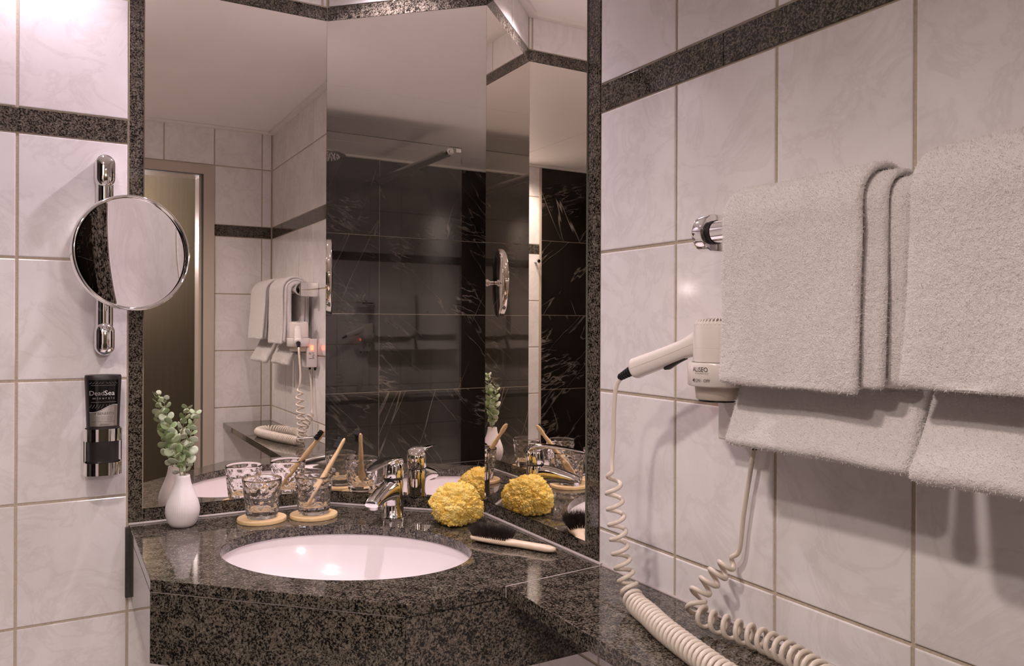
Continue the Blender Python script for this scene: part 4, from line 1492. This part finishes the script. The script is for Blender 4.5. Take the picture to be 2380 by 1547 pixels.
hd2 = thing('hair_dryer', (DR.x, DR.y, 1.19), 'white hair dryer with a pistol handle parked in its wall holder', 'hair dryer')
obj('housing', MBuild().lathe([(0.0352, 1.2430), (0.0356, 1.2455), (0.0356, 1.2610), (0.0352, 1.2614), (0.0356, 1.2618), (0.0352, 1.2900), (0.0335, 1.2975), (0.029, 1.2990), (0, 1.2990)], 64, (DR.x, DR.y, 0)).mesh('housing', 40), PLASTIC, hd2)
mb = MBuild()
for k in range(40):
    t = 2 * pi * k / 40
    e1, e2 = Vector((cos(t), sin(t), 0)), Vector((-sin(t), cos(t), 0))
    o_ = Vector((DR.x, DR.y, 0))
    pr = [(0.012, 1.2985), (0.0342, 1.2900), (0.0346, 1.2950), (0.031, 1.3012), (0.022, 1.3030), (0.012, 1.3035)]
    vs_ = [o_ + e1 * r_ + e2 * 0.0010 + Vector((0, 0, z)) for r_, z in pr] + [o_ + e1 * r_ - e2 * 0.0010 + Vector((0, 0, z)) for r_, z in pr]
    m_ = len(pr)
    mb.add(vs_, [tuple(range(m_)), tuple(range(m_, 2 * m_))[::-1]] + [(i, (i + 1) % m_, m_ + (i + 1) % m_, m_ + i) for i in range(m_)])
tag(obj('intake_grille', mb, PLASTIC, hd2), kind='stuff')
obj('nozzle', MBuild().lathe([(0.0362, 1.2425), (0.0360, 1.2100), (0.0330, 1.2085), (0.0315, 1.1930), (0.0300, 1.1915), (0.026, 1.1915), (0.026, 1.23)], 56, (DR.x, DR.y, 0)).mesh('nozzle', 40), PLASTIC2, hd2)
obj('outlet_rim', MBuild().lathe([(0, 1.1912), (0.0275, 1.1912), (0.0280, 1.1890), (0.020, 1.1885), (0, 1.1885)], 48, (DR.x, DR.y, 0)).mesh('outlet_rim', 40), BLACK, hd2)
hpts = catmull([(-0.0740, -1.066, 1.2700), (-0.0790, -1.044, 1.2620), (-0.0880, -1.008, 1.2480), (-0.0985, -0.966, 1.2330), (-0.1030, -0.948, 1.2265)], 8)
hsec = [(np.interp(i / (len(hpts) - 1), [0, .2, .5, .9, .97, 1], [.0125, .0122, .0132, .0138, .0125, .0095]), np.interp(i / (len(hpts) - 1), [0, .12, .3, .6, .92, .98, 1], [.022, .0172, .0138, .0148, .0158, .0130, .0095])) for i in range(len(hpts))]
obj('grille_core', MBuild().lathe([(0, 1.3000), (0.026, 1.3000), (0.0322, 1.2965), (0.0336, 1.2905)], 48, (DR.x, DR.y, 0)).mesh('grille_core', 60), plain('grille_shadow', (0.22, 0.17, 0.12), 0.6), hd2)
hnd = obj('handle', MBuild().sweep(hpts, hsec, 32, (0, 0, 1), 2.5).mesh('handle', 50), PLASTIC, hd2)
sl_ = []
for i in range(2, len(hpts) - 2):
    t_ = Vector(hpts[i + 1]) - Vector(hpts[i - 1])
    sd_ = t_.cross(Vector((0, 0, 1))).normalized()
    if sd_.x > 0:
        sd_ = -sd_
    sl_.append(Vector(hpts[i]) + sd_ * (hsec[i][0] + 0.00005))
obj('seam_line', MBuild().tube([tuple(p) for p in sl_], 0.0003, 6), PLASTIC2, hnd)
obj('trigger', MBuild().sweep([(-0.0810, -1.040, 1.2475), (-0.0845, -1.026, 1.2420), (-0.0880, -1.011, 1.2330), (-0.0893, -1.006, 1.2300)], [(0.0045, 0.003), (0.0055, 0.0042), (0.0055, 0.0045), (0.0045, 0.002)], 14, (0, 0, 1), 3).mesh('trigger', 50), BLACK, hnd)
gl = MBuild()
g0, g1 = Vector((-0.1020, -0.952, 1.2278)), Vector((-0.1082, -0.9240, 1.2135))
gd = (g1 - g0)
gp = []
for k in range(7):
    h = gd.length * k / 6.5
    r_ = 0.0086 - 0.0005 * k
    gp += [(r_, h), (r_, h + 0.0022), (r_ - 0.0016, h + 0.0024), (r_ - 0.0016, h + gd.length / 6.5 - 0.0002)]
gl.lathe([(0, 0)] + gp + [(0, gd.length * 1.1)], 20, g0, gd)
obj('cord_gland', gl.mesh('cord_gland', 30), BLACK, hd2)

# coiled cord: one centre line, straight at both ends, wound in between
def wound(path, radius, pitch, r_wire, turns_off=0.0):
    """helix round a dense centre line; radius and pitch per sample of the path"""
    P = np.array(path)
    T = np.gradient(P, axis=0)
    T /= np.linalg.norm(T, axis=1)[:, None]
    seg = np.r_[0, np.cumsum(np.linalg.norm(np.diff(P, axis=0), axis=1))]
    ph = np.r_[0, np.cumsum(np.diff(seg) / ((pitch[1:] + pitch[:-1]) / 2))] * 2 * pi + turns_off
    nrm = np.cross(T[0], [0.0, 0.1, 1.0] if abs(T[0][2]) < 0.9 else [1.0, 0, 0])
    fr = []
    for i in range(len(P)):
        nrm = nrm - T[i] * (nrm @ T[i])
        nrm /= np.linalg.norm(nrm)
        fr.append((nrm.copy(), np.cross(T[i], nrm)))
    out = []
    s = 0.0
    tot = ph[-1]
    nn = int(tot / (2 * pi) * 16)
    for k in range(nn + 1):
        a = turns_off + (tot - turns_off) * k / nn
        x = np.interp(a, ph, np.arange(len(P)))
        i = int(min(x, len(P) - 2))
        f_ = x - i
        c = P[i] * (1 - f_) + P[i + 1] * f_
        n1, b1 = fr[i]
        r = radius[i] * (1 - f_) + radius[i + 1] * f_
        out.append(c + r * (cos(a) * n1 + sin(a) * b1))
    return np.array(out)


zc_ = ZT + 0.0178
keys = [  # centre point, coil radius, pitch
    ((-0.1090, -0.9060, 1.0700), 0.004, 0.030), ((-0.1080, -0.9080, 1.0450), 0.0115, 0.026), ((-0.1040, -0.9120, 0.985), 0.0125, 0.023), ((-0.0985, -0.9180, 0.930), 0.0125, 0.021),
    ((-0.0960, -0.9320, 0.893), 0.0128, 0.018), ((-0.1030, -0.9560, zc_), 0.0135, 0.0135), ((-0.1180, -1.0050, zc_), 0.0140, 0.0112), ((-0.1370, -1.0650, zc_), 0.0140, 0.0105),
    ((-0.1540, -1.1400, zc_), 0.0140, 0.0105), ((-0.1680, -1.2150, zc_), 0.0140, 0.0105), ((-0.1660, -1.2800, zc_), 0.0140, 0.0110), ((-0.1300, -1.3200, zc_), 0.0140, 0.0130),
    ((-0.0880, -1.3000, zc_), 0.0140, 0.0145), ((-0.0620, -1.2450, zc_), 0.0140, 0.0150), ((-0.0500, -1.1900, zc_), 0.0140, 0.0150), ((-0.0480, -1.1450, zc_), 0.0140, 0.0180),
    ((-0.0560, -1.0950, zc_ + 0.001), 0.0135, 0.021), ((-0.0640, -1.0520, 0.884), 0.0130, 0.021), ((-0.0600, -1.0420, 0.904), 0.0125, 0.019), ((-0.0440, -1.0520, 0.928), 0.0120, 0.017), ((-0.0280, -1.0640, 0.947), 0.0115, 0.017), ((-0.0170, -1.0740, 0.961), 0.004, 0.020)]
cp = catmull([k[0] for k in keys], 14)
idx = np.linspace(0, len(keys) - 1, len(cp))
rad_ = np.interp(idx, range(len(keys)), [k[1] for k in keys])
pit_ = np.interp(idx, range(len(keys)), [k[2] for k in keys])
coil = wound(cp, rad_, pit_, 0.003)
coil[:, 2] = np.maximum(coil[:, 2], ZT + 0.0037)
lead = catmull([(-0.1070, -0.9280, 1.2160), (-0.1095, -0.9160, 1.1980), (-0.1085, -0.9090, 1.1600), (-0.1065, -0.9055, 1.1150), (-0.1085, -0.9045, 1.0850), tuple(coil[2])], 8)
tail = catmull([tuple(coil[-3]), (-0.0150, -1.0795, 0.975), (-0.0150, -1.0869, 1.0235), (-0.0150, -1.0963, 1.0737), (-0.0160, -1.1055, 1.1150), (-0.0165, -1.1080, 1.1240)], 8)
full = np.vstack([lead[:-1], coil[2:-3], tail])
cd = obj('coiled_cord', MBuild().tube(full, 0.0035, 9).mesh('coiled_cord', 80), CORD)
tag(cd, 'cream spiral cord of the hair dryer looping over the granite shelf', 'cord')
